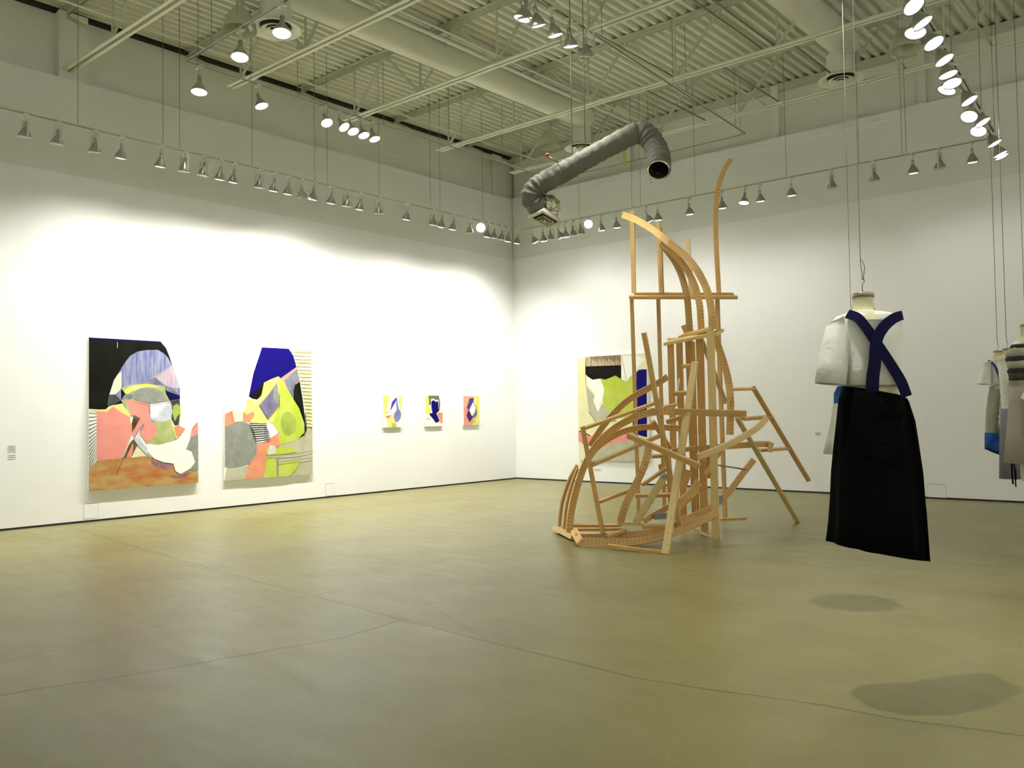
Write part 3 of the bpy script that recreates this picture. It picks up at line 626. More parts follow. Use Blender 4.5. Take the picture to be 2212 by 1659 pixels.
painting('large painting with black field, blue-grey dome and orange ground, leftmost on the left wall', 'x', XL,
    [(128, 120), (1055, 160), (1055, 1355), (122, 1422)], C1, [
    ('black', [(100, 100), (742, 100), (742, 155), (785, 205), (815, 280), (840, 360), (880, 480), (905, 560), (903, 640), (600, 640), (300, 700), (270, 728), (215, 730), (100, 724)]),
    ('navy', [(100, 110), (742, 140), (742, 164), (100, 130)]),
    ('lavender', [(285, 690), (300, 600), (340, 480), (370, 430), (405, 375), (440, 320), (480, 270), (540, 235), (610, 222), (715, 220), (765, 250), (800, 285), (830, 345), (850, 400), (880, 500), (905, 545), (903, 610), (770, 600), (620, 560), (500, 560), (400, 560), (400, 650), (340, 680)]),
    ('cream', [(302, 600), (340, 480), (372, 430), (405, 400), (405, 520), (395, 560), (350, 600)]),
    ('pinkmauve', [(630, 475), (833, 345), (852, 400), (882, 480), (903, 545), (850, 545), (780, 525), (700, 460)]),
    ('greyblue', [(610, 490), (690, 455), (770, 520), (640, 515)]),
    ('greyblue', [(770, 520), (830, 545), (895, 605), (903, 610), (860, 605), (780, 565)]),
    ('darkgrey', [(300, 605), (350, 600), (400, 650), (340, 690), (285, 695)]),
    ('navy', [(775, 560), (800, 575), (903, 612), (900, 642), (815, 655), (780, 600)]),
    ('darkgrey', [(820, 655), (900, 640), (905, 700), (912, 760), (890, 860), (860, 865), (830, 810), (835, 700)]),
    ('limeshade', [(842, 700), (880, 680), (902, 700), (905, 760), (878, 790), (860, 830), (840, 770)]),
    ('limegrey', [(400, 545), (470, 520), (620, 505), (770, 535), (785, 600), (830, 680), (838, 760), (815, 810), (640, 700), (500, 660), (400, 655), (440, 600)]),
    ('yellow', [(430, 560), (520, 525), (620, 512), (740, 540), (640, 535), (520, 560), (450, 595)], 1),
    ('grey', [(495, 590), (560, 550), (680, 548), (765, 590), (790, 640), (800, 660), (640, 680), (500, 640)]),
    ('greyblue', [(430, 602), (495, 600), (495, 640), (400, 650)]),
    ('pink', [(190, 750), (260, 748), (320, 700), (380, 720), (470, 790), (500, 925), (430, 1090), (420, 1145), (190, 1165)]),
    ('yellow', [(100, 730), (260, 735), (330, 690), (400, 690), (455, 730), (480, 770), (482, 800), (430, 770), (330, 705), (280, 750), (100, 742)]),
    ('limegrey', [(400, 655), (440, 640), (480, 700), (485, 780), (430, 700)]),
    ('pink', [(440, 640), (640, 680), (645, 815), (700, 850), (712, 920), (690, 960), (620, 1020), (580, 960), (550, 930), (510, 965), (498, 925), (560, 800), (485, 780)]),
    ('paleblue', [(640, 680), (815, 655), (838, 740), (825, 810), (760, 840), (700, 835), (650, 810)]),
    ('white', [(650, 690), (790, 668), (760, 720), (735, 740), (700, 800), (655, 795)]),
    ('brown', [(508, 775), (565, 803), (495, 925), (490, 850)]),
    ('limegrey', [(670, 830), (760, 835), (822, 815), (850, 880), (880, 975), (800, 1010), (720, 1030), (625, 1018), (690, 960), (712, 900)]),
    ('yellow', [(820, 815), (836, 830), (890, 965), (870, 975)]),
    ('salmon', [(850, 880), (890, 862), (948, 895), (900, 965), (870, 960)]),
    ('yellow', [(900, 640), (910, 760), (900, 870), (892, 860), (902, 760)]),
    ('pink', [(990, 910), (1070, 820), (1070, 945), (985, 972)]),
    ('cream', [(500, 1010), (560, 1060), (650, 1130), (487, 1142)]),
    ('brown', [(500, 985), (540, 1030), (487, 1142), (420, 1147), (440, 1090), (470, 1020)]),
    ('salmon', [(497, 1020), (505, 1030), (487, 1140), (440, 1144)]),
    ('white', [(100, 742), (190, 755), (190, 1165), (100, 1262)]),
    ] + fan + [
    ('orange', [(190, 1165), (420, 1147), (487, 1142), (600, 1125), (650, 1140), (760, 1185), (840, 1195), (860, 1255), (905, 1280), (1000, 1245), (1080, 1265), (1080, 1450), (100, 1450), (100, 1262)]),
    ('mauve', [(650, 1160), (700, 1175), (780, 1188), (830, 1200), (820, 1225), (760, 1235), (680, 1210)], 1),
    ('mauve', [(820, 1295), (900, 1282), (990, 1262), (940, 1308), (860, 1315)], 1),
    ('greyblue', [(597, 840), (560, 885), (520, 950), (505, 985), (520, 1005), (545, 940), (590, 870)]),
    ('paleblue', [(590, 855), (560, 905), (560, 960), (585, 1020), (640, 1075), (660, 1140), (600, 1095), (530, 1020), (515, 975), (545, 920)], 1),
    ('grey', [(985, 970), (1070, 940), (1070, 1255), (975, 1245), (940, 1150), (950, 1070)]),
    ('white', [(625, 1020), (720, 1032), (880, 985), (945, 900), (965, 860), (1070, 780), (1060, 830), (1000, 890), (985, 985), (950, 1070), (1000, 1090), (1028, 1180), (990, 1230), (905, 1280), (860, 1255), (840, 1190), (760, 1180), (680, 1150), (620, 1090)]),
    ], strokes=[('brown', [(500, 985), (440, 1100), (400, 1185), (360, 1275)], 6), ('black', [(620, 1092), (680, 1152), (760, 1182), (840, 1192), (860, 1257), (905, 1282)], 4),
               ('yellow', [(366, 155), (366, 205)], 4), ('purplegrey', [(640, 470), (833, 346)], 4), ('brown', [(505, 645), (640, 682), (642, 760)], 4), ('brown', [(640, 682), (815, 656), (902, 640)], 4)]
      + [('black', [(500, 800+k*11), (545-k*4, 806+k*11)], 3) for k in range(9)])
def edge_x(y):
    K_ = [(200, 1826), (213, 1834), (270, 1873), (355, 1899), (485, 1929), (640, 1954), (760, 1970), (900, 1984)]
    for (a, xa), (c, xc) in zip(K_[:-1], K_[1:]):
        if a <= y <= c: return xa+(xc-xa)*(y-a)/(c-a)
    return 1984
painting('large painting with blue and black arch over a lime yellow figure', 'x', XL,
    [(1278, 187), (2028, 215), (2035, 1280), (1292, 1338)], C1, [
    ('beige', [(1560, 1050), (1910, 960), (1960, 880), (2060, 870), (2060, 1400), (1200, 1400), (1300, 1230), (1480, 1210)]),
    ('blue', [(1602, 160), (1832, 160), (1832, 213), (1870, 270), (1895, 355), (1900, 380), (1760, 470), (1620, 500), (1600, 600), (1570, 640), (1490, 620), (1530, 420), (1580, 270), (1602, 200)]),
    ('black', [(1490, 618), (1560, 560), (1610, 500), (1640, 480), (1625, 560), (1590, 620), (1560, 645), (1520, 637)]),
    ('black', [(1880, 510), (1925, 485), (1950, 640), (1965, 760), (1980, 900), (1955, 955), (1900, 985), (1930, 760), (1870, 640), (1872, 560)]),
    ('greyblue', [(1790, 470), (1900, 375), (1925, 482), (1885, 515), (1870, 580), (1868, 660), (1830, 600), (1790, 520)]),
    ('pink', [(1758, 465), (1890, 372), (1905, 362), (1900, 385), (1795, 480), (1830, 600), (1868, 660), (1820, 600), (1780, 520)]),
    ('lime', [(1745, 445), (1790, 500), (1870, 640), (1920, 720), (1965, 850), (1965, 925), (1900, 990), (1745, 1038), (1752, 940), (1700, 850), (1510, 842), (1455, 765), (1490, 690), (1570, 650), (1600, 600), (1620, 500), (1680, 470)]),
    ('yellow', [(1745, 447), (1752, 600), (1740, 720), (1700, 842), (1510, 842), (1455, 765), (1490, 690), (1570, 650), (1610, 600), (1620, 500), (1680, 470)]),
    ('limeshade', [(1770, 790), (1810, 750), (1850, 760), (1895, 820), (1890, 900), (1840, 950), (1790, 940), (1765, 860)], 1),
    ('yellow', [(1470, 640), (1545, 645), (1500, 690), (1440, 770), (1470, 700)]),
    ('purplegrey', [(1730, 500), (1748, 600), (1745, 700), (1650, 815), (1575, 695), (1660, 600)]),
    ('grey', [(1728, 500), (1746, 600), (1744, 690), (1700, 640), (1700, 560)]),
    ('salmon', [(1250, 770), (1340, 742), (1440, 745), (1470, 772), (1530, 745), (1540, 780), (1500, 832), (1400, 835), (1300, 870), (1250, 890)]),
    ('cream', [(1350, 745), (1440, 747), (1440, 830), (1370, 835)]),
    ('white', [(1490, 850), (1675, 838), (1700, 940), (1620, 1020), (1550, 1018)]),
    ('salmon', [(1745, 925), (1750, 1042), (1640, 1062), (1640, 1200), (1620, 1400), (1450, 1400), (1490, 1210), (1555, 1110), (1560, 1030), (1640, 1000)]),
    ('grey', [(1250, 880), (1320, 862), (1400, 832), (1480, 845), (1535, 910), (1558, 1020), (1552, 1110), (1505, 1190), (1400, 1215), (1320, 1222), (1250, 1215)]),
    ('lime', [(1635, 1060), (1870, 1048), (1905, 1090), (1780, 1110), (1645, 1120)]),
    ('lime', [(1640, 1130), (1735, 1150), (1735, 1400), (1620, 1400)]),
    ('lime', [(1745, 1185), (1930, 1160), (1890, 1250), (1830, 1400), (1745, 1400)]),
    ('grey', [(1722, 1150), (1742, 1150), (1745, 1400), (1728, 1400)]),
    ('paleblue', [(1665, 1035), (1715, 1040), (1725, 1105), (1655, 1112)])]
    + [('yellow' if i % 3 == 0 else 'paleyellow', [(edge_x(225+i*30), 225+i*30), (2060, 232+i*30), (2060, 247+i*30), (edge_x(241+i*30), 241+i*30)]) for i in range(22)],
    strokes=[('black', [(1488+k*7, 850+k*19), (1640+k*3, 850+k*17)], 7) for k in range(9)] + [('purplegrey', [(1640+k*7-14, 860+k*12), (1625+k*12, 1000-k*2)], 4) for k in range(5)]
      + [('salmon', [(1900, 372), (1930, 330), (2030, 290)], 4), ('salmon', [(1885, 515), (1960, 460), (2030, 420)], 4), ('black', [(1575, 697), (1650, 817), (1746, 702), (1750, 600)], 4),
         ('grey', [(1640, 1125), (1900, 1110), (2035, 1080)], 7), ('grey', [(1745, 1180), (2035, 1140)], 6), ('black', [(1965, 760), (1980, 900), (1955, 955)], 6)])
C2 = (800, 820, 7.9)
painting('small pale painting with violet blade and blue drop, leftmost of three small ones', 'x', XL, [(220, 272), (545, 268), (535, 812), (225, 820)], C2, [
    ('yellow', [(200, 250), (325, 250), (270, 540), (200, 650)]), ('yellow', [(480, 250), (570, 250), (570, 590), (520, 500), (488, 420)]),
    ('violet', [(445, 298), (455, 340), (400, 430), (335, 548), (350, 470), (370, 380)]), ('softblue', [(455, 335), (480, 480), (522, 560), (520, 640), (490, 700), (430, 728), (400, 610), (450, 520), (440, 420)], 1),
    ('cream', [(240, 560), (310, 545), (330, 600), (250, 640)]), ('salmon', [(255, 630), (370, 600), (300, 672)]), ('yellow', [(290, 680), (392, 608), (412, 720), (450, 900), (290, 900)]),
    ('lime', [(375, 735), (440, 745), (450, 900), (360, 900)])], .04, strokes=[('purplegrey', [(260, 570), (300, 545)], 8), ('purplegrey', [(335, 548), (385, 590), (450, 515)], 4)])
painting('small painting with dark blue figure on yellow and grey-green, middle of three', 'x', XL, [(940, 272), (1235, 270), (1228, 795), (945, 800)], C2, [
    ('yellow', [(920, 250), (995, 250), (1000, 430), (1055, 560), (1050, 580), (920, 580)]), ('greygreen', [(992, 250), (1168, 250), (1192, 400), (1185, 530), (1140, 562), (1100, 450), (1000, 430)]),
    ('white', [(1035, 335), (1085, 325), (1110, 350), (1160, 345), (1172, 520), (1140, 560), (1200, 700), (1180, 735), (1090, 735), (1030, 560), (1035, 430)]),
    ('salmon', [(1150, 562), (1260, 562), (1260, 742), (1180, 738), (1190, 690), (1150, 620)]),
    ('blue', [(1040, 372), (1080, 348), (1110, 378), (1148, 370), (1165, 520), (1122, 580), (1180, 690), (1170, 720), (1110, 738), (1090, 700), (1010, 600), (1008, 578), (1060, 575), (1040, 470)]),
    ('paleblue', [(955, 650), (1010, 640), (1020, 680), (965, 690)], 1)], .04, strokes=[('black', [(1008, 580), (1060, 577)], 8), ('black', [(1150, 370), (1165, 520), (1122, 582), (1180, 692)], 7), ('yellow', [(1130, 580), (1175, 680)], 5)])
painting('small painting split pink and yellow around a blue loop, rightmost of three small ones', 'x', XL, [(1590, 280), (1862, 280), (1860, 772), (1592, 778)], C2, [
    ('peach', [(1570, 260), (1780, 260), (1760, 470), (1570, 480)]), ('pink', [(1570, 470), (1760, 470), (1750, 900), (1570, 900)]), ('yellow', [(1778, 260), (1890, 260), (1890, 900), (1738, 900), (1760, 650), (1815, 600), (1800, 450)]),
    ('salmon', [(1740, 640), (1815, 590), (1820, 620), (1780, 660)]), ('lime', [(1750, 655), (1785, 660), (1790, 750), (1745, 740)]),
    ('violet', [(1690, 330), (1755, 318), (1750, 370), (1720, 450), (1680, 520), (1650, 470), (1680, 400)]), ('purple', [(1665, 545), (1680, 520), (1730, 632), (1760, 620), (1740, 660), (1690, 727), (1640, 612)]),
    ('purplegrey', [(1760, 610), (1795, 555), (1805, 490), (1822, 580), (1790, 632), (1740, 660)]), ('white', [(1750, 372), (1800, 470), (1780, 570), (1730, 632), (1680, 520), (1710, 450)])], .04,
    strokes=[('black', [(1690, 330), (1755, 318), (1750, 370), (1680, 520), (1730, 632), (1785, 570), (1805, 470), (1750, 380)], 8), ('black', [(1690, 330), (1650, 470), (1680, 520)], 5)])
C3 = (1180, 440, 3.687)
painting('large painting with black, lime and blue fields hanging behind the wooden sculpture', 'y', YR, [(250, 1212), (815, 1200), (815, 2062), (255, 2035)], C3, [
    ('paleyellow', [(200, 1150), (900, 1150), (900, 2100), (200, 2100)]), ('tan', [(310, 1225), (355, 1212), (595, 1203), (597, 1288), (312, 1298)]),
    ('lime', [(430, 1395), (550, 1365), (597, 1395), (640, 1420), (700, 1340), (740, 1322), (720, 1700), (560, 1710), (480, 1630), (440, 1560), (462, 1480)]),
    ('white', [(600, 1215), (720, 1212), (780, 1240), (700, 1340), (640, 1418), (598, 1396)]),
    ('white', [(312, 1360), (370, 1400), (430, 1398), (462, 1470), (450, 1560), (410, 1665), (385, 1600), (375, 1560), (388, 1520), (330, 1440)]),
    ('beige', [(314, 1440), (335, 1470), (385, 1530), (375, 1570), (410, 1660), (450, 1590), (500, 1650), (560, 1730), (400, 1745), (340, 1660)]),
    ('black', [(310, 1296), (597, 1286), (597, 1397), (550, 1368), (520, 1382), (470, 1402), (430, 1392), (370, 1402), (330, 1377), (312, 1357)]),
    ('blue', [(718, 1345), (740, 1322), (800, 1318), (803, 1860), (760, 1850), (690, 1825), (690, 1630), (722, 1600)]),
    ('cream', [(804, 1150), (900, 1150), (900, 2100), (806, 2100)]),
    ('pink', [(200, 1800), (260, 1810), (360, 1850), (430, 1935), (300, 1915), (200, 1890)]), ('pink', [(360, 1850), (500, 1830), (640, 1800), (690, 1830), (720, 1880), (560, 1900), (430, 1945)]),
    ('beige', [(430, 1945), (560, 1900), (720, 1880), (900, 1880), (900, 2100), (300, 2100), (320, 1960)])],
    strokes=[('black', [(262, 1812), (300, 1822), (350, 1848)], 7), ('black', [(602, 1215), (640, 1418)], 2), ('brown', [(312, 1250), (315, 1440)], 3), ('black', [(340, 1660), (400, 1745), (560, 1730)], 3)]
      + [('brown', [(355+k*11, 1216-k*.4), (356+k*11, 1232+(k*37 % 30))], 4) for k in range(22)])

# wall labels and cover plates
def wall_label(axis, s, z, wd, ht, lab, rows=4):
    r = empty('wall_label', (XL, s, z) if axis == 'x' else (s, YR, z), label=lab, cat='label', group='small wall labels')
    b = new(); t = .004
    if axis == 'x': box(b, 0, t, -wd/2, wd/2, -ht/2, ht/2)
    else: box(b, -wd/2, wd/2, -t, 0, -ht/2, ht/2)
    link('card', b, CARD, r)
    b = new()
    for k in range(rows):
        z1 = ht/2-ht*(k+.7)/(rows+.6); w2 = wd*(.36 if k % 3 == 1 else .42)
        if axis == 'x': box(b, t, t+.0006, -wd*.42, w2, z1, z1+.006)
        else: box(b, -wd*.42, w2, -t-.0006, -t, z1, z1+.006)
    link('printed_lines', b, INK, r)
wall_label('x', 4.73, 1.17, .11, .10, 'small white wall label near the left edge, upper card of two', 4)
wall_label('x', 4.73, 1.055, .11, .07, 'small white wall label near the left edge, lower card of two', 2)
wall_label('y', -6.27, 1.10, .11, .07, 'small white wall label between the sculpture and the black skirt', 3)
wall_label('y', -11.31, .285, .20, .05, 'faint label strip low on the wall under the painting behind the sculpture', 2)
def plate(axis, s, z, wd, ht, lab):
    r = empty('cover_plate', (XL, s, z) if axis == 'x' else (s, YR, z), label=lab, cat='cover plate', group='white cover plates low on the walls')
    b = new(); t = .003; g = .007
    if axis == 'x': box(b, 0, t, -wd/2, wd/2, -ht/2, ht/2)
    else: box(b, -wd/2, wd/2, -t, 0, -ht/2, ht/2)
    link('plate', b, WALL, r)
    b = new()
    for q in ((-wd/2, wd/2, ht/2, ht/2+g), (-wd/2, wd/2, -ht/2-g*.5, -ht/2), (-wd/2-g*.4, -wd/2, -ht/2, ht/2), (wd/2, wd/2+g*.4, -ht/2, ht/2)):
        if axis == 'x': box(b, 0, .002, q[0], q[1], q[2], q[3])
        else: box(b, q[0], q[1], -.002, 0, q[2], q[3])
    link('gap_line', b, OUTL, r)
plate('x', 5.855, .165, .21, .225, 'white cover plate on the wall under the leftmost large painting')
plate('x', 10.40, .155, .21, .225, 'white cover plate on the wall right of the second large painting')
plate('y', -4.24, .135, .29, .22, 'white cover plate on the far wall right of the black skirt')

# ------------------------------------------------------------------ flexible duct
FD = 11.0
def f5(u, v, d=FD): return at(1080+u/5.53, 230+v/5.53, d)
FOIL = mat('grey_foil', (.165, .162, .130), .72, .05, spec=.3, noise=.10, nscale=6, bump=.55, bscale=14)
FOILS = mat('silver_foil', (.60, .58, .46), .20, .85, noise=.1, nscale=9, bump=.8, bscale=22)
TAPE = mat('yellow_strap', (.42, .40, .06), .6)
root = empty('flexible_duct', tuple(f5(530, 1340, 11.0)), label='grey foil flexible duct bending through the air to an open mouth, hung above the sculpture', cat='duct')
inv = -Vector(root.location)
path = [(1895, 760, 10.6), (1905, 660, 10.72), (1885, 560, 10.85), (1840, 450, 10.95), (1765, 350, 11.0), (1670, 310, 11.05), (1560, 345, 11.05), (1400, 430, 11.05), (1200, 535, 11.05), (1000, 645, 11.0), (800, 760, 11.0), (620, 855, 11.0), (470, 940, 11.0), (390, 1020, 11.0), (375, 1110, 11.0), (430, 1175, 11.0), (520, 1200, 11.02)]
cp = [f5(*p)+inv for p in path]; sp = catmull(cp, 9)
rad = []
L = 0; 
for i, p in enumerate(sp):
    if i: L += (sp[i]-sp[i-1]).length
    t = i/len(sp)
    base = .133 + (.006 if t < .35 else 0) - (.006 if .45 < t < .62 else 0)
    wr = .006*math.sin(L*95)*(1.5 if t > .72 or t < .28 else .35) + .004*math.sin(L*41+1)
    rad.append(base+wr)
rad[0] = .128
b = new(); rings = tube(b, sp, .13, 30, False, rad)
for rg in rings:
    for v in rg:
        n = math.sin(v.co.x*60+v.co.z*45)*.003+math.sin(v.co.y*90-v.co.z*30)*.002; 
        v.co += Vector((n, -n, n))*.8
o = link('hose', b, FOIL, root)
sd = o.modifiers.new('thick', 'SOLIDIFY'); sd.thickness = .006; sd.offset = -1
b = new(); tube(b, sp[1:14], .118, 24, False, [.122]*13); 
d0 = b.verts[:]
o = link('mouth_shade', b, DARK, root)  # black inner tube stands in for shade inside the mouth
b = new(); k = 13; tube(b, [sp[k], sp[k+1]], .12, 24, True); link('mouth_shade_end', b, DARK, root)  # black plug closes off the painted shade
# torn lip at the mouth
b = new(); tube(b, [sp[0]+(sp[0]-sp[1])*.3, sp[0], sp[1]], .14, 30, False, [.124, .137, .139]); link('mouth_rim', b, FOILS, root)
# seams of the sleeve
for t in (.34, .60, .64):
    i = int(t*len(sp)); b = new(); tube(b, [sp[i], sp[i+1]], .14, 30, False, [rad[i]+.007, rad[i+1]+.006]); link('seam_band', b, FOIL, root)
# silver elbow piece and square diffuser
eb = [f5(500, 1195, 11.02)+inv, f5(570, 1165, 11.05)+inv, f5(612, 1200, 11.08)+inv, f5(600, 1270, 11.10)+inv, f5(575, 1310, 11.10)+inv]
eb = catmull(eb, 6); b = new(); rg = tube(b, eb, .125, 20, True, [.125+.008*math.sin(i*1.9) for i in range(len(eb))]); link('silver_elbow', b, FOILS, root)
dL, dR, dT, dB = f5(345, 1328, 10.98)+inv, f5(752, 1390, 10.98)+inv, f5(490, 1248, 10.80)+inv, f5(560, 1462, 11.16)+inv
ct = (dL+dR+dT+dB)/4; e1 = (dR-dL)/2; e2 = (dT-dB)/2; dn_ = e1.cross(e2).normalized(); dn_ = dn_ if dn_.z > 0 else -dn_
def frame_sq(b, r0, r1, z0, z1):
    q0 = [(-1, 0), (0, -1), (1, 0), (0, 1)]
    A = [b.verts.new(ct+e1*(i*r0)+e2*(j*r0)+dn_*z0) for i, j in q0]; B = [b.verts.new(ct+e1*(i*r1)+e2*(j*r1)+dn_*z1) for i, j in q0]
    for k in range(4): b.faces.new((A[k], A[(k+1) % 4], B[(k+1) % 4], B[k]))
b = new(); frame_sq(b, 1.0, .78, 0, 0); frame_sq(b, 1.0, 1.0, 0, .02); frame_sq(b, .78, .74, 0, .06); frame_sq(b, 1.0, .62, .02, .11); dfr = link('diffuser_frame', b, DUCT, root)
for r0 in (.56, .34): b = new(); frame_sq(b, r0, r0-.05, -.016, .002); frame_sq(b, r0-.05, r0-.07, .002, -.012); link('louvre', b, STEEL, dfr)
b = new(); frame_sq(b, .16, .001, -.016, -.014); link('louvre', b, STEEL, dfr)
b = new(); frame_sq(b, .77, .001, .012, .012); link('throat_shade', b, DARK, dfr)  # shade behind the louvres, painted as a black sheet
for (u, v) in ((865, 580), (1020, 520)):
    p = f5(u, v)+inv; b = new(); tube(b, [p, (p.x, p.y, 7.9+inv.z)], .006, 5); link('hanger_wire', b, WIRE, root)
b = new(); a_, c_ = f5(700, 670, 10.9)+inv, f5(565, 590, 10.9)+inv; tube(b, [a_, c_], .010, 6); link('damper_rod', b, WIRE, root)
b = new(); tube(b, [c_, c_+(c_-a_)*.06+Vector((0, 0, .02))], .028, 8); link('red_knob', b, mat('red_knob', (.45, .06, .02), .5), root)
b = new(); a_, c_ = f5(1480, 530, 10.9)+inv, f5(1500, 690, 10.9)+inv; bar(b, a_, c_, .035, .004, up=FWD); link('hanging_strap', b, TAPE, root)
b = new(); a_, c_ = f5(1785, 840, 10.6)+inv, f5(1805, 915, 10.6)+inv; tube(b, [a_, (a_+c_)/2+Vector((.01, 0, 0)), c_], .008, 6); link('loose_strip', b, FOILS, root)

# ------------------------------------------------------------------ wooden sculpture
SC = 3.687
def A_(u, v, d): return at(1180+u/SC, 440+v/SC, d)
def B_(u, v, d): return at(1180+u/SC, 800+v/SC, d)
sroot = empty('wooden_sculpture', tuple(on_z(1440, 1150)), label='tall free-standing sculpture of straight and bent pine and fir boards on the concrete floor', cat='sculpture')
sinv = -Vector(sroot.location)
def board(name, fn, pts, wpx, m=None, t=None, roll=12., k=8, kerf=False):
    """pts: (u, v, depth) along the board centre; wpx: visible width in zoomed pixels"""
    P = [fn(*p)+sinv for p in pts]
    dep = sum(p[2] for p in pts)/len(pts); wd = wpx/SC*dep/FPX
    if t is None: t = .089 if wd < .052 else .038
    curve = len(P) > 2
    if curve: P = catmull(P, k)
    bm = new(); uvl = bm.loops.layers.uv.new('uv')
    n = len(P); rings = []; ln = [0.]
    for i in range(1, n): ln.append(ln[-1]+(P[i]-P[i-1]).length)
    for i, p in enumerate(P):
        d = (P[min(i+1, n-1)]-P[max(i-1, 0)]).normalized()
        view = (p-sinv-CAM).normalized()
        s = d.cross(view).normalized(); u = s.cross(d).normalized()
        q = Quaternion(d, math.radians(roll)); s = q @ s; u = q @ u
        rings.append([bm.verts.new(p+s*(wd/2*i_)+u*(t/2*j_)) for i_, j_ in ((-1, -1), (1, -1), (1, 1), (-1, 1))])
    cross = [(0, 1), (0, 0), (1, 0), (1, 1)]
    off = random.random()*5
    for i in range(n-1):
        for k_ in range(4):
            f = bm.faces.new((rings[i][k_], rings[i][(k_+1) % 4], rings[i+1][(k_+1) % 4], rings[i+1][k_]))
            vv = [(0, 1), (1, 1), (1, 0), (0, 0)][k_]
            vals = [(ln[i], vv[0]), (ln[i], vv[1]), (ln[i+1], vv[1]), (ln[i+1], vv[0])]
            for lp, (a, c) in zip(f.loops, vals): lp[uvl].uv = (a+off*.0, c)
    for rg in (rings[0][::-1], rings[-1]):
        f = bm.faces.new(rg)
        for lp, (a, c) in zip(f.loops, ((0, .1), (0, .3), (.03, .3), (.03, .1))): lp[uvl].uv = (a, c)
    bmesh.ops.recalc_face_normals(bm, faces=bm.faces[:])
    o = link(name, bm, m or (WOODK if kerf else WOOD), sroot)
    return o
K = dict(kerf=True)
# rear frame
board('post', A_, [(683, 60, 12.6), (698, 712, 12.6)], 33)
board('post', A_, [(680, 745, 12.6), (715, 1620, 12.9), (737, 2452, 13.4)][0::2], 22)
board('post', A_, [(893, 150, 12.6), (915, 712, 12.6)], 26); board('post', A_, [(908, 185, 12.55), (925, 712, 12.55)], 18)
board('post', A_, [(892, 750, 12.6), (942, 2440, 13.3)], 22)
board('curved_board', A_, [(1472, -355, 12.3), (1418, -270, 12.35), (1370, -130, 12.4), (1352, 40, 12.45), (1350, 180, 12.5), (1357, 400, 12.5), (1375, 712, 12.6)], 36, roll=8, kerf=True)
board('post', A_, [(1362, 755, 12.6), (1425, 2500, 12.5)], 27)
board('crossbar', A_, [(660, 745, 12.5), (1520, 745, 12.5)], 24); board('crossbar', A_, [(700, 717, 12.6), (1490, 719, 12.6)], 18, t=.05)
board('foot_board', B_, [(1385, 1190, 12.3), (1592, 1180, 12.4)], 22, t=.038)
# three bent ribs above
board('curved_board', A_, [(612, 88, 12.2), (700, 120, 12.0), (790, 170, 11.8), (870, 222, 11.6), (960, 295, 11.3), (1050, 368, 11.1), (1130, 440, 10.95), (1200, 530, 10.8), (1255, 630, 10.7), (1290, 720, 10.6), (1310, 810, 10.55), (1320, 900, 10.5), (1322, 985, 10.5)], 54, roll=6, **K)
board('curved_board', A_, [(925, 322, 11.6), (1000, 385, 11.4), (1075, 465, 11.2), (1135, 555, 11.1), (1180, 645, 11.0), (1208, 740, 10.95), (1224, 830, 10.9), (1230, 920, 10.9), (1236, 1012, 10.9)], 50, roll=6, **K)
board('curved_board', A_, [(918, 322, 11.7), (975, 390, 11.6), (1030, 470, 11.5), (1072, 560, 11.4), (1100, 650, 11.35), (1120, 740, 11.3), (1130, 830, 11.3), (1137, 930, 11.3), (1145, 1035, 11.3)], 50, roll=6, **K)
board('curved_board', A_, [(1012, 330, 11.25), (1080, 385, 11.2), (1140, 455, 11.15)], 40, roll=6, **K)
board('post', A_, [(1124, 280, 11.9), (1160, 760, 11.9)], 34, WOODL)
# top plates
board('top_plate', A_, [(1080, 1052, 11.2), (1345, 988, 10.5)], 20, t=.12); board('top_plate', A_, [(962, 1108, 11.2), (1388, 1022, 10.45)], 24, t=.14, m=WOODL)
board('block', A_, [(1090, 968, 11.2), (1118, 1035, 11.2)], 34); board('block', A_, [(968, 1082, 11.4), (1062, 1078, 11.4)], 10)
# tower posts
board('post', A_, [(1308, 1012, 10.5), (1352, 2680, 10.55)], 58, WOODL, roll=16)
board('post', A_, [(1222, 1062, 10.9), (1262, 2605, 11.2)], 58, roll=14)
board('post', A_, [(1136, 1085, 11.1), (1190, 2480, 11.6)], 56, roll=14)
board('post', A_, [(990, 1118, 11.2), (1013, 1960, 11.2)], 48, roll=12)
board('post', A_, [(1060, 1105, 11.4), (1096, 2500, 11.6)], 48, roll=12)
board('post', A_, [(1172, 1100, 11.0), (1205, 2450, 11.2)], 16)
board('curved_board', A_, [(1345, 1060, 10.7), (1375, 1150, 10.6), (1405, 1240, 10.55), (1435, 1340, 10.5), (1455, 1440, 10.45), (1466, 1540, 10.4), (1468, 1640, 10.4), (1463, 1840, 10.4)], 54, roll=6, **K)
board('brace', A_, [(1240, 1090, 10.95), (1430, 1590, 10.7)], 34)
board('brace', A_, [(1330, 1330, 11.0), (1420, 1560, 11.0)], 26)
board('rung', A_, [(1090, 1293, 10.9), (1160, 1293, 10.8)], 26); board('rung', A_, [(1020, 1512, 10.7), (1122, 1508, 10.6)], 28)
# front leaning board and its foot
board('leaning_board', A_, [(1186, 1262, 10.5), (948, 2792, 9.46)], 56, WOODL, roll=20)
board('foot_board', B_, [(490, 1397, 9.85), (945, 1455, 9.5)], 26, t=.038)
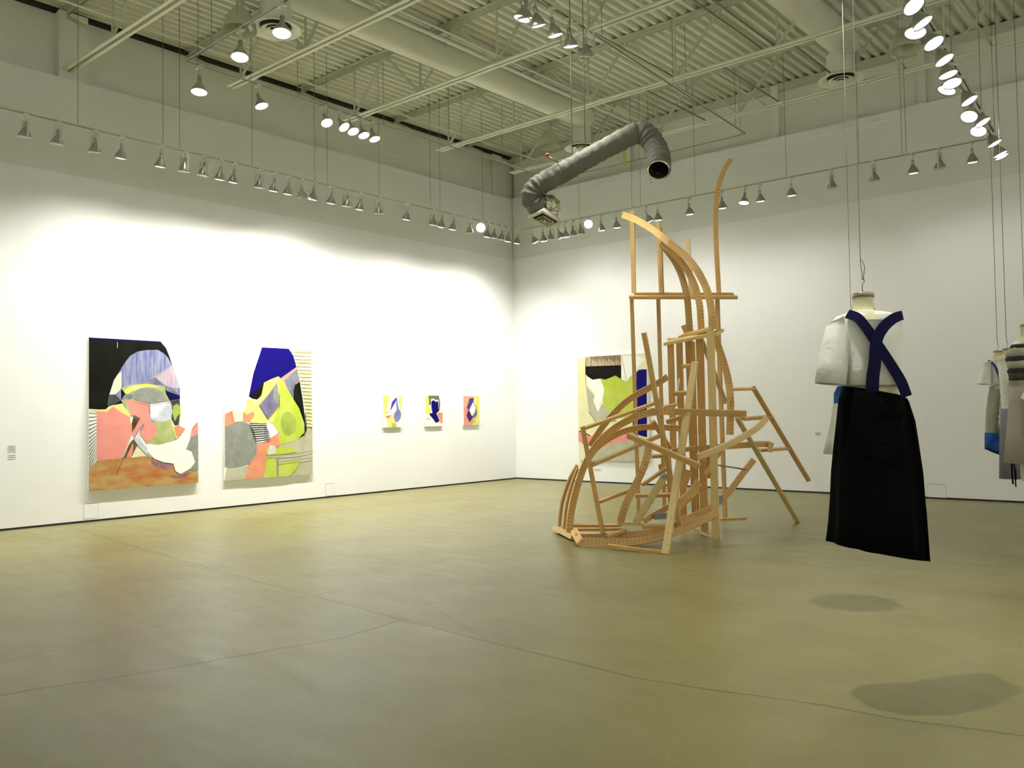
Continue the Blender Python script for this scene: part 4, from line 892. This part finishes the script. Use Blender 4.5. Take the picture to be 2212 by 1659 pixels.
# horizontal rails and arches
board('rail', B_, [(830, 325, 10.2), (1592, 346, 10.2)], 50)
board('curved_board', B_, [(180, 1292, 10.9), (200, 1130, 10.9), (240, 950, 10.85), (300, 770, 10.8), (370, 640, 10.7), (450, 540, 10.6), (560, 450, 10.5), (680, 385, 10.35), (780, 347, 10.25), (900, 328, 10.2), (1020, 325, 10.15)], 54, roll=8, **K)
board('curved_board', B_, [(350, 600, 10.75), (420, 490, 10.7), (500, 385, 10.65), (600, 280, 10.6), (700, 205, 10.5), (800, 150, 10.4), (890, 100, 10.35), (965, 52, 10.3)], 48, roll=8, **K)
board('curved_board', B_, [(330, 710, 10.95), (420, 600, 10.9), (560, 510, 10.85), (680, 468, 10.8), (800, 452, 10.8), (930, 455, 10.8), (1055, 462, 10.8)], 46, roll=8, **K)
board('curved_board', B_, [(102, 1238, 11.3), (125, 1060, 11.25), (180, 880, 11.2), (245, 760, 11.1)], 22, roll=20, t=.05)
board('curved_board', B_, [(138, 1262, 11.1), (160, 1080, 11.1), (205, 900, 11.05), (250, 780, 11.0)], 18, roll=20, t=.05)
board('foot_board', B_, [(85, 1262, 11.35), (238, 1342, 10.55)], 30, WOODL, t=.14)
# sticks and lattice at the left
board('stick', B_, [(288, 447, 10.3), (456, 1325, 10.35)], 27); board('stick', B_, [(300, 462, 10.35), (872, 258, 10.3)], 22)
board('stick', B_, [(358, 757, 10.3), (912, 518, 10.2)], 25); board('stick', B_, [(420, 1048, 10.4), (690, 945, 10.4)], 23); board('stick', B_, [(760, 912, 10.4), (952, 785, 10.4)], 24)
board('stick', A_, [(778, 1028, 10.2), (935, 1880, 10.25), (1065, 2590, 10.4)][0::1], 32, k=2)
# box base and its bent runners
board('curved_board', B_, [(270, 1375, 10.12), (450, 1378, 10.05), (600, 1374, 10.0), (750, 1357, 10.0), (900, 1325, 10.0), (1050, 1278, 10.1), (1200, 1215, 10.2), (1360, 1137, 10.3)], 60, roll=-8, **K)
board('side_board', B_, [(222, 1275, 10.75), (272, 1372, 10.1)], 60)
board('base_board', B_, [(215, 1237, 10.9), (600, 1238, 10.9)], 24); board('base_board', B_, [(215, 1266, 10.75), (620, 1262, 10.75)], 18); board('base_board', B_, [(230, 1312, 10.45), (640, 1308, 10.45)], 30)
board('curved_board', B_, [(600, 1310, 10.3), (700, 1305, 10.3), (820, 1290, 10.35), (950, 1262, 10.4), (1080, 1215, 10.5), (1180, 1175, 10.6)], 44, roll=-8, **K)
board('base_board', B_, [(565, 1215, 10.3), (770, 1222, 10.3)], 26, WOODL); board('base_board', B_, [(760, 1243, 10.4), (955, 1245, 10.4)], 26); board('base_board', B_, [(480, 1328, 10.2), (632, 1272, 10.3)], 22)
board('curved_board', B_, [(820, 580, 10.2), (800, 690, 10.15), (768, 790, 10.1), (722, 890, 10.1), (670, 990, 10.1), (622, 1100, 10.1), (592, 1205, 10.15)], 56, roll=8, **K)
board('slanted_board', B_, [(948, 835, 10.0), (712, 1215, 10.1)], 56, WOODL)
board('curved_board', B_, [(1210, 880, 10.7), (1150, 965, 10.65), (1065, 1040, 10.6), (960, 1095, 10.55), (860, 1150, 10.5), (780, 1200, 10.45)], 42, roll=-8, **K)
board('curved_board', B_, [(1650, 715, 11.3), (1560, 830, 11.2), (1470, 950, 11.15), (1385, 1045, 11.1), (1290, 1105, 11.05), (1170, 1160, 11.0), (1060, 1205, 11.0)], 48, roll=-8, **K)
board('curved_board', B_, [(1132, 795, 10.8), (1112, 870, 10.8), (1085, 940, 10.8)], 50, **K)
board('curved_board', B_, [(1230, 900, 10.9), (1180, 980, 10.9), (1090, 1055, 10.9), (1040, 1110, 10.9)], 44, **K)
board('slanted_board', B_, [(650, 518, 10.25), (1218, 762, 9.6)], 46, roll=30)
board('curved_board', B_, [(1205, 690, 9.9), (1330, 645, 10.0), (1470, 580, 10.1), (1600, 510, 10.25), (1690, 450, 10.35), (1755, 380, 10.5)], 48, WOODL, roll=14)
# right-hand frame
board('stick', B_, [(1475, 152, 11.0), (1652, 146, 11.3)], 15); board('leaning_stick', B_, [(1645, 132, 11.3), (2090, 878, 11.9)], 33, roll=20)
board('stick', B_, [(1560, 388, 11.0), (1780, 370, 11.5)], 22); board('stick', B_, [(1692, 637, 11.3), (1922, 622, 11.7)], 20)
board('leaning_stick', B_, [(1520, 378, 10.8), (2008, 1216, 12.0)], 34, WOODL, roll=20)
board('curved_board', B_, [(1430, 605, 11.1), (1560, 596, 11.15), (1700, 588, 11.2), (1770, 588, 11.3), (1795, 600, 11.35)], 46)
board('block', B_, [(1790, 575, 11.2), (1780, 652, 11.2)], 28, WOODL)
board('rail', B_, [(1000, 640, 11.0), (1430, 600, 11.1)], 34)
board('stick', B_, [(838, 686, 10.4), (950, 680, 10.4)], 22); board('stick', B_, [(704, 998, 10.5), (992, 992, 10.5)], 25)
board('block', B_, [(955, 412, 10.7), (1098, 368, 10.7)], 34); board('stick', B_, [(848, 405, 10.6), (985, 620, 10.9)], 34); board('stick', B_, [(930, 292, 10.5), (1045, 270, 10.5)], 14)
board('stick', B_, [(905, 748, 10.6), (935, 900, 10.6)], 18); board('foot_board', B_, [(1185, 1268, 11.0), (1325, 1335, 10.6)], 18, t=.038)
board('post', B_, [(968, 640, 11.0), (1000, 1150, 11.2)], 40); board('post', B_, [(1290, 600, 11.2), (1300, 860, 11.2)], 40); board('brace', B_, [(1390, 640, 10.9), (1270, 830, 10.9)], 34)
GREYT = mat('grey_metal_plate', (.30, .32, .30), .4, .5)
for (u, v, d, du, dv_) in ((945, 848, 9.93, 22, 16), (912, 1166, 10.42, 48, 24), (1392, 1035, 11.02, 18, 34)):
    P = [B_(u-du, v-dv_, d)+sinv, B_(u+du, v-dv_*1.3, d)+sinv, B_(u+du, v+dv_*.7, d)+sinv, B_(u-du, v+dv_, d)+sinv]
    b = new(); f = [b.verts.new(p) for p in P]; g = [b.verts.new(p+FWD*.045) for p in P]; b.faces.new(f); b.faces.new(g[::-1])
    for i in range(4): b.faces.new((f[i], g[i], g[(i+1) % 4], f[(i+1) % 4]))
    link('metal_joining_plate', b, GREYT, sroot)
b = new(); tube(b, [B_(1365, 755, 10.9)+sinv, B_(1500, 775, 11.0)+sinv, B_(1600, 792, 11.1)+sinv], .011, 8); link('threaded_rod', b, GREYT, sroot)
b = new(); tube(b, [A_(1060, 1392, 10.8)+sinv, A_(1040, 1590, 10.8)+sinv], .008, 6); link('white_cord', b, CARD, sroot)
# screw heads
b = new()
L0, L1 = A_(1186, 1262, 10.44), A_(948, 2792, 9.40)
for t, s in ((.012, -12), (.012, 12), (.07, 6), (.16, -8), (.22, 14), (.30, 8), (.40, 12), (.46, -12), (.52, 4), (.61, 10), (.70, 8), (.72, 16), (.83, 2), (.9, -8), (.955, 6), (.985, 16)):
    p = L0+(L1-L0)*t + RIGHT*s/SC*10/FPX + sinv - FWD*.012
    lathe(b, [(.007, 0), (.006, .004)], 8, cap1=True, c=tuple(p))
link('screw_heads', b, DARK, sroot)
b = new(); p = B_(450, 1303, 10.25)+sinv; tube(b, [p, p-FWD*.03], .012, 8); link('bolt', b, GREYT, sroot)

# ------------------------------------------------------------------ hanging dress forms
YAW = math.atan2(RIGHT.y, RIGHT.x)
HOR = lambda px: 930-.0156*(px+1050)
def local(px, py, px0, D):
    k = D/FPX; return (px-px0)*k, CAMH+(HOR(px)-py)*k
def ground_loc(px0, D):
    p = at(px0, HOR(px0), D); return (p.x, p.y, 0)
def loft(bm, rows, seg=48, fold=0., nf=9, mi=0, phase=0., close0=False, close1=False, y0=0.):
    """rows: (xl, xr, z, depth_ratio[, y_offset]) -> closed oval rings with soft folds growing downward"""
    rings = []; n = len(rows)
    for i, r in enumerate(rows):
        xl, xr, z, dr = r[:4]; yo = r[4] if len(r) > 4 else 0
        zl, zr = (z if isinstance(z, tuple) else (z, z))
        c = (xl+xr)/2; a = (xr-xl)/2; bb = a*dr; f = fold*i/(n-1)
        ring = []
        for k in range(seg):
            th = 2*PI*k/seg; w = 1+f*(math.sin(nf*th+phase)+.5*math.sin((nf*2-3)*th+phase*2))
            ca, sa = math.cos(th), math.sin(th)
            e = .86
            xx = math.copysign(abs(ca)**e, ca); yy = math.copysign(abs(sa)**e, sa)
            ring.append(bm.verts.new((c+a*xx*w, y0+yo+bb*yy*w, zl+(zr-zl)*(xx+1)/2)))
        rings.append(ring)
    for A, B in zip(rings[:-1], rings[1:]):
        for k in range(seg):
            q = bm.faces.new((A[k], A[(k+1) % seg], B[(k+1) % seg], B[k])); q.smooth = True; q.material_index = mi
    if close0: bm.faces.new(rings[0][::-1]).material_index = mi
    if close1: bm.faces.new(rings[-1]).material_index = mi
    return rings
def ribbon(bm, pts, wd, th=.006, mi=0):
    """cloth strap through local points (x, y, z), width in the x-z plane facing -y"""
    P = catmull(pts, 6); vs = []; n = len(P)
    for i, p in enumerate(P):
        d = (P[min(i+1, n-1)]-P[max(i-1, 0)]); d.y *= .3; d.normalize()
        s = d.cross(Vector((0, 1, 0))).normalized(); w = wd if not isinstance(wd, (list, tuple)) else wd[0]+(wd[1]-wd[0])*i/(n-1)
        vs.append([bm.verts.new(p+s*w/2), bm.verts.new(p-s*w/2), bm.verts.new(p-s*w/2+Vector((0, th, 0))), bm.verts.new(p+s*w/2+Vector((0, th, 0)))])
    for A, B in zip(vs[:-1], vs[1:]):
        for k in range(4): bm.faces.new((A[k], A[(k+1) % 4], B[(k+1) % 4], B[k])).material_index = mi
    bm.faces.new(vs[0][::-1]); bm.faces.new(vs[-1])
CANVASF = mat('form_linen', (.62, .58, .36), .8, bump=.15, bscale=120)
CAP = mat('neck_cap', (.30, .29, .25), .35, .7)
SHIRT = mat('white_cotton', (.84, .84, .78), .85, bump=.75, bscale=9)
NAVY = mat('navy_cloth', (.008, .008, .038), .9, spec=.1, bump=.2, bscale=20)
BLACKC = mat('black_cloth', (.0015, .0015, .0015), .95, spec=.06, bump=.3, bscale=10)
BLACKN = mat('black_cloth_side', (.002, .002, .003), .95, spec=.08, bump=.3, bscale=10)
def neck(root, xc, zt, r, zb, flare, cap=True, y=0):
    b = new(); h = zt-zb
    lathe(b, [(r*.98, zt-.028), (r*.96, zt-.06), (r*.98, zb+h*.35), (r*1.15, zb+h*.18), (r*1.7, zb+.02), (r*flare, zb-.03)], 32, c=(xc, y, 0)); nk = link('neck', b, CANVASF, root)
    b = new(); lathe(b, [(.001, zt), (r*1.0, zt), (r*1.03, zt-.004), (r*1.03, zt-.028), (r*.9, zt-.03)], 32, c=(xc, y, 0)); link('neck_cap', b, CAP, nk)
def hook(root, xc, zt, zh, top, two_=True, r=.0022):
    b = new(); tube(b, [(xc, 0, zt), (xc, 0, zt+.045), (xc+.012, 0, zt+.06), (xc+.008, 0, zt+.08), (xc-.004, 0, zt+.075)], .003, 6); link('hook', b, CAP, root)
    b = new()
    tube(b, [(xc+.004, 0, zt+.07), (xc-.006, 0, zt+.07+zh), (xc, 0, top)], r, 5)
    if two_: tube(b, [(xc+.006, 0, zt+.07), (xc+.016, 0, zt+.07+zh*.8), (xc+.0, 0, zt+.09+zh)], r, 5)
    link('suspension_wire', b, WIREL, root)

# 1: white blouse, navy crossed straps, long black skirt (nearest)
px0, D1 = 1872, 4.6
m1 = empty('dress_form', ground_loc(px0, D1), YAW, label='hanging dress form in white blouse, crossed navy straps and long black skirt', cat='dress form', group='hanging dress forms')
q = lambda x, y: local(x, y, px0, D1)
zt = q(1872, 632)[1]
neck(m1, 0, zt, .0545, q(1872, 683)[1], 2.2)
hook(m1, -.003, zt, .09, 6.98)
def row(xl, xr, y, dr, yl=None, yr=None, yo=0):
    a = q(xl, yl if yl is not None else y); c = q(xr, yr if yr is not None else y); return (a[0], c[0], (a[1], c[1]), dr, yo)
b = new(); loft(b, [row(1846, 1906, 674, .8), row(1834, 1926, 678, .8), row(1815, 1945, 684, .62), row(1811, 1949, 700, .62), row(1818, 1950, 730, .68), row(1824, 1948, 765, .72), row(1828, 1950, 800, .70), row(1827, 1953, 833, .70)], 64, fold=.012, nf=7)
o = link('blouse', b, SHIRT, m1); sd = o.modifiers.new('t', 'SOLIDIFY'); sd.thickness = .004
b = new()
S1 = [((1822, 682), (1806, 692), .05), ((1834, 705), (1791, 706), .06), ((1834, 740), (1782, 742), .075), ((1830, 785), (1772, 783), .085), ((1824, 833), (1764, 827), .09)]
rings = []
for (a, c, dep) in S1:
    x1, z1 = q(*a); x0, z0 = q(*c); ring = []
    for k in range(28):
        th = 2*PI*k/28; t = (math.cos(th)+1)/2
        ring.append(b.verts.new((x0+(x1-x0)*t, -.01+dep*math.sin(th)*(1+.05*math.sin(5*th)), z0+(z1-z0)*t)))
    rings.append(ring)
for A, B in zip(rings[:-1], rings[1:]):
    for k in range(28): f = b.faces.new((A[k], A[(k+1) % 28], B[(k+1) % 28], B[k])); f.smooth = True
b.faces.new(rings[0])
o = link('sleeve', b, SHIRT, m1); sd = o.modifiers.new('t', 'SOLIDIFY'); sd.thickness = .004
b = new()                                     # rear sleeve, mostly hidden by the body
rings = []
for (x, zc, rx, dep) in ((q(1935, 0)[0], q(px0, 700)[1], .04, .07), (q(1938, 0)[0], q(px0, 760)[1], .035, .09), (q(1936, 0)[0], q(px0, 826)[1], .035, .10)):
    rings.append([b.verts.new((x+rx*math.cos(2*PI*k/20), .09+dep*math.sin(2*PI*k/20), zc)) for k in range(20)])
for A, B in zip(rings[:-1], rings[1:]):
    for k in range(20): f = b.faces.new((A[k], A[(k+1) % 20], B[(k+1) % 20], B[k])); f.smooth = True
b.faces.new(rings[0]); link('sleeve', b, SHIRT, m1)
# linen torso under the blouse
b = new(); loft(b, [row(1832, 1942, 700, .62), row(1838, 1940, 780, .68), row(1842, 1938, 850, .72), row(1838, 1946, 880, .72)], 40, close0=True, close1=True); link('torso', b, CANVASF, m1)
# skirt
b = new(); loft(b, [row(1826, 1950, 848, .62, 836, 858), row(1817, 1958, 870, .64, 862, 868), row(1812, 1969, 910, .68), row(1806, 1974, 960, .72), row(1800, 1979, 1020, .78), row(1797, 1980, 1080, .84), row(1793, 1981, 1140, .89, 1130, 1150), row(1788, 1980, 1188, .92, 1170, 1203)], 120, fold=.03, nf=9, phase=.6)
o = link('skirt', b, BLACKC, m1); sd = o.modifiers.new('t', 'SOLIDIFY'); sd.thickness = .004
# overlapping side panel and pocket edge
def patch(b, pts, y, th=.004):
    f = [b.verts.new((*((q(px, py)[0]), y if not isinstance(y, (list, tuple)) else y[i]), q(px, py)[1])) for i, (px, py) in enumerate(pts)]
    g = [b.verts.new(v.co+Vector((0, th, 0))) for v in f]
    b.faces.new(f); b.faces.new(g[::-1]); n = len(f)
    for i in range(n): b.faces.new((f[i], g[i], g[(i+1) % n], f[(i+1) % n]))
b = new(); patch(b, [(1944, 860), (1957, 866), (1971, 918), (1979, 975), (1984, 1040), (1985, 1200), (1966, 1201), (1964, 1100), (1960, 1000), (1950, 920)], [-.09, -.01, -.01, -.01, -.01, -.01, -.17, -.16, -.14, -.12]); link('side_panel', b, BLACKN, m1)
b = new(); ribbon(b, [(q(1822, 950)[0], -.148, q(1822, 950)[1]), (q(1860, 954)[0], -.172, q(1860, 954)[1]), (q(1890, 948)[0], -.174, q(1890, 948)[1]), (q(1916, 930)[0], -.16, q(1916, 930)[1]), (q(1930, 890)[0], -.13, q(1930, 890)[1])], .008); link('pocket_edge', b, BLACKN, m1)
# straps: shoulder pieces meet, cross and run down to the waist
def S_(px, py, y): x, z = q(px, py); return (x, y, z)
b = new(); ribbon(b, [S_(1823, 681, -.085), S_(1838, 691, -.125), S_(1852, 710, -.137), S_(1866, 733, -.142), S_(1886, 765, -.145), S_(1908, 800, -.143), S_(1924, 828, -.14), S_(1935, 858, -.135)], [.050, .056]); link('strap', b, NAVY, m1)
b = new(); ribbon(b, [S_(1944, 684, -.07), S_(1930, 687, -.11), S_(1912, 694, -.135), S_(1892, 709, -.148), S_(1876, 731, -.153), S_(1870, 752, -.155), S_(1867, 790, -.153), S_(1863, 815, -.15), S_(1861, 848, -.145)], [.048, .068]); link('strap', b, NAVY, m1)

# 2: pale dress with a blue stain, behind the black skirt
px0, D = 1846, 7.0; q = lambda x, y: local(x, y, 1846, 7.0)
m2 = empty('dress_form', ground_loc(px0, D), YAW, label='hanging dress form in pale dress with blue patch, mostly hidden behind the black skirt', cat='dress form', group='hanging dress forms')
zt = q(px0, 700)[1]
DYE = two('dyed_blue', (.01, .045, .22), (.04, .14, .42), 8, .85)
PALE = mat('pale_linen', (.62, .63, .54), .85, bump=.3, bscale=14)
neck(m2, 0, zt, .055, q(px0, 735)[1], 2.2); hook(m2, 0, zt, .09, 6.98, False)
b = new(); loft(b, [row(1830, 1862, 732, .8), row(1815, 1880, 742, .6), row(1816, 1880, 790, .7), row(1822, 1874, 835, .7)], 40, close0=True); link('bodice', b, SHIRT, m2)
b = new(); loft(b, [row(1812, 1880, 834, .7), row(1804, 1884, 850, .7), row(1803, 1886, 872, .7)], 40, fold=.01, nf=6); link('dyed_waist', b, DYE, m2)
b = new(); loft(b, [row(1803, 1886, 872, .68), row(1798, 1896, 910, .75), row(1790, 1908, 950, .85), row(1784, 1920, 988, .95, 981, 992)], 96, fold=.045, nf=9); o = link('skirt', b, PALE, m2); o.modifiers.new('t', 'SOLIDIFY').thickness = .004

# 3: white blouse, blue strap, grey skirt with dyed blue hem
px0, D = 2160, 12.0; q = lambda x, y: local(x, y, 2160, 12.0)
m3 = empty('dress_form', ground_loc(px0, D), YAW, label='dress form in white blouse, blue strap and grey skirt dyed blue at the hem', cat='dress form', group='hanging dress forms')
zt = q(px0, 757)[1]; neck(m3, 0, zt, .055, q(px0, 775)[1], 2.3); hook(m3, 0, zt, .06, 5.60, False, .004)
b = new(); loft(b, [row(2150, 2170, 772, .8), row(2135, 2180, 778, .6), row(2136, 2183, 790, .65), row(2142, 2180, 815, .7), row(2143, 2178, 840, .7)], 40); link('blouse', b, SHIRT, m3)
for s, pts in ((0, [((2142, 778), (2132, 782)), ((2142, 800), (2124, 800)), ((2142, 832), (2113, 829))]), (1, [((2176, 776), (2182, 780)), ((2174, 795), (2186, 792)), ((2172, 812), (2188, 808))])):
    b = new(); rings = []
    for (a, c) in pts:
        x1, z1 = q(*a); x0, z0 = q(*c)
        rings.append([b.verts.new((x0+(x1-x0)*(math.cos(2*PI*k/20)+1)/2, .085*math.sin(2*PI*k/20), z0+(z1-z0)*(math.cos(2*PI*k/20)+1)/2)) for k in range(20)])
    for A, B in zip(rings[:-1], rings[1:]):
        for k in range(20): b.faces.new((A[k], A[(k+1) % 20], B[(k+1) % 20], B[k])).smooth = True
    b.faces.new(rings[0]); link('sleeve', b, SHIRT, m3)
GREYC = mat('taupe_cloth', (.33, .33, .25), .85, noise=.08, nscale=5, bump=.3, bscale=12)
b = new(); loft(b, [row(2140, 2164, 838, .7), row(2136, 2166, 855, .7), row(2131, 2166, 890, .7), row(2128, 2166, 935, .7)], 48, fold=.02, nf=8); link('skirt', b, GREYC, m3)
b = new(); loft(b, [row(2128, 2166, 935, .71), row(2127, 2164, 955, .71), row(2126, 2162, 976, .71, 968, 984)], 48, fold=.03, nf=6); o = link('dyed_hem', b, DYE, m3); o.modifiers.new('t', 'SOLIDIFY').thickness = .006
LACE = two('lace', (.28, .28, .20), (.72, .72, .60), 28, .85)
b = new(); patch(b, [(2150, 850), (2160, 850), (2165, 925), (2142, 925)], -.14); link('lace_panel', b, LACE, m3)
b = new(); patch(b, [(2143, 920), (2160, 920), (2160, 945), (2141, 945)], -.165); link('dyed_panel', b, DYE, m3)
def S3(px, py, y): x, z = q(px, py); return (x, y, z)
b = new(); ribbon(b, [S3(2136, 778, -.04), S3(2141, 790, -.12), S3(2147, 812, -.15), S3(2151, 832, -.15)], .035); link('strap', b, mat('blue_strap', (.02, .02, .20), .7), m3)
b = new(); ribbon(b, [S3(2134, 839, -.06), S3(2148, 832, -.15), S3(2163, 838, -.12)], .035); link('belt', b, GREYC, m3)

# 4: dark ruffled top and taupe skirt with white ribbon, at the right edge
px0, D = 2222, 9.5; q = lambda x, y: local(x, y, 2222, 9.5)
m4 = empty('dress_form', ground_loc(px0, D), YAW, label='hanging dress form in dark ruffled striped top, cut by the right edge of the picture', cat='dress form', group='hanging dress forms')
zt = q(px0, 700)[1]; neck(m4, 0, zt, .055, q(px0, 735)[1], 2.3); hook(m4, 0, zt, .06, 6.98, False, .003)
b = new(); loft(b, [row(2204, 2240, 733, .8), row(2196, 2250, 740, .7), row(2190, 2252, 755, .7), row(2188, 2254, 840, .7)], 40, close0=True); link('bodice', b, SHIRT, m4)
RUF = [mat('ruffle_black', (.02, .018, .014), .8, bump=.4), mat('ruffle_grey', (.26, .27, .22), .8, bump=.4), mat('ruffle_tan', (.42, .38, .26), .8, bump=.4), mat('ruffle_brown', (.07, .04, .03), .8, bump=.4)]
for i in range(11):
    y = 744+i*8.6; xl = [2190, 2184, 2181, 2180, 2181, 2182, 2183, 2184, 2184, 2185, 2186][i]
    b = new(); loft(b, [row(xl+3, 4444-xl-3, y, .72), row(xl, 4444-xl, y+5, .74), row(xl+2, 4444-xl-2, y+11+2*math.sin(i*2.1), .72)], 48, fold=.03, nf=5+i % 4, phase=i*1.3)
    o = link('ruffle', b, RUF[[0, 2, 1, 0, 2, 1, 0, 3, 0, 1, 2][i]], m4); o['label'] = ['black', 'tan', 'grey', 'black', 'tan', 'grey', 'black', 'brown', 'black', 'grey', 'tan'][i]+' ruffle row'
b = new(); loft(b, [row(2186, 2258, 838, .7), row(2184, 2262, 870, .7), row(2178, 2268, 930, .7), row(2170, 2274, 1000, .7, 1000, 1008)], 56, fold=.025, nf=9); o = link('skirt', b, mat('taupe_skirt', (.36, .34, .27), .85, bump=.3, bscale=12), m4); o.modifiers.new('t', 'SOLIDIFY').thickness = .005
def S4(px, py, y): x, z = q(px, py); return (x, y, z)
b = new(); ribbon(b, [S4(2206, 842, -.16), S4(2207, 880, -.18), S4(2206, 920, -.19), S4(2205, 958, -.20)], .055); link('white_ribbon', b, SHIRT, m4)
b = new(); ribbon(b, [S4(2203, 842, -.165), S4(2199, 880, -.185), S4(2198, 920, -.19), S4(2196, 955, -.2)], .03); link('black_ribbon', b, BLACKN, m4)
b = new(); ribbon(b, [S4(2200, 845, -.165), S4(2192, 856, -.18), S4(2188, 862, -.18)], .04); link('bow_tail', b, SHIRT, m4)
b = new(); ribbon(b, [S4(2184, 1000, .02), S4(2184, 1030, .02), S4(2185, 1046, .02)], .018); ribbon(b, [S4(2189, 1000, .02), S4(2190, 1030, .02), S4(2191, 1052, .02)], .012); link('hanging_tie', b, BLACKN, m4)
b = new(); loft(b, [row(2202, 2250, 990, .6), row(2201, 2252, 1022, .6), row(2202, 2254, 1038, .6)], 40, fold=.02, nf=6); link('underskirt', b, PALE, m4)

# 5: white top and grey wrap skirt between the two
px0, D = 2180, 11.0; q = lambda x, y: local(x, y, 2180, 11.0)
m5 = empty('dress_form', ground_loc(px0, D), YAW, label='hanging dress form in white top and blue-grey skirt, behind the ruffled one', cat='dress form', group='hanging dress forms')
zt = q(px0, 752)[1]; neck(m5, 0, zt, .055, q(px0, 772)[1], 2.3); hook(m5, 0, zt, .06, 6.98, False, .004)
b = new(); loft(b, [row(2170, 2192, 770, .8), row(2160, 2200, 778, .6), row(2162, 2200, 815, .7), row(2166, 2198, 882, .7)], 40); link('blouse', b, SHIRT, m5)
b = new(); loft(b, [row(2164, 2198, 883, .66), row(2160, 2200, 930, .66), row(2156, 2202, 1034, .66)], 48, fold=.015, nf=7); o = link('skirt', b, mat('bluegrey_cloth', (.22, .22, .24), .85, bump=.2, bscale=12), m5); o.modifiers.new('t', 'SOLIDIFY').thickness = .005
b = new(); patch(b, [(2176, 820), (2182, 818), (2190, 800), (2196, 800), (2180, 860), (2168, 868)], -.16); link('brown_sash', b, RUF[3], m5)
b = new(); patch(b, [(2170, 1010), (2172, 1010), (2172, 1034), (2170, 1034)], -.19); link('dark_pleat', b, NAVY, m5)
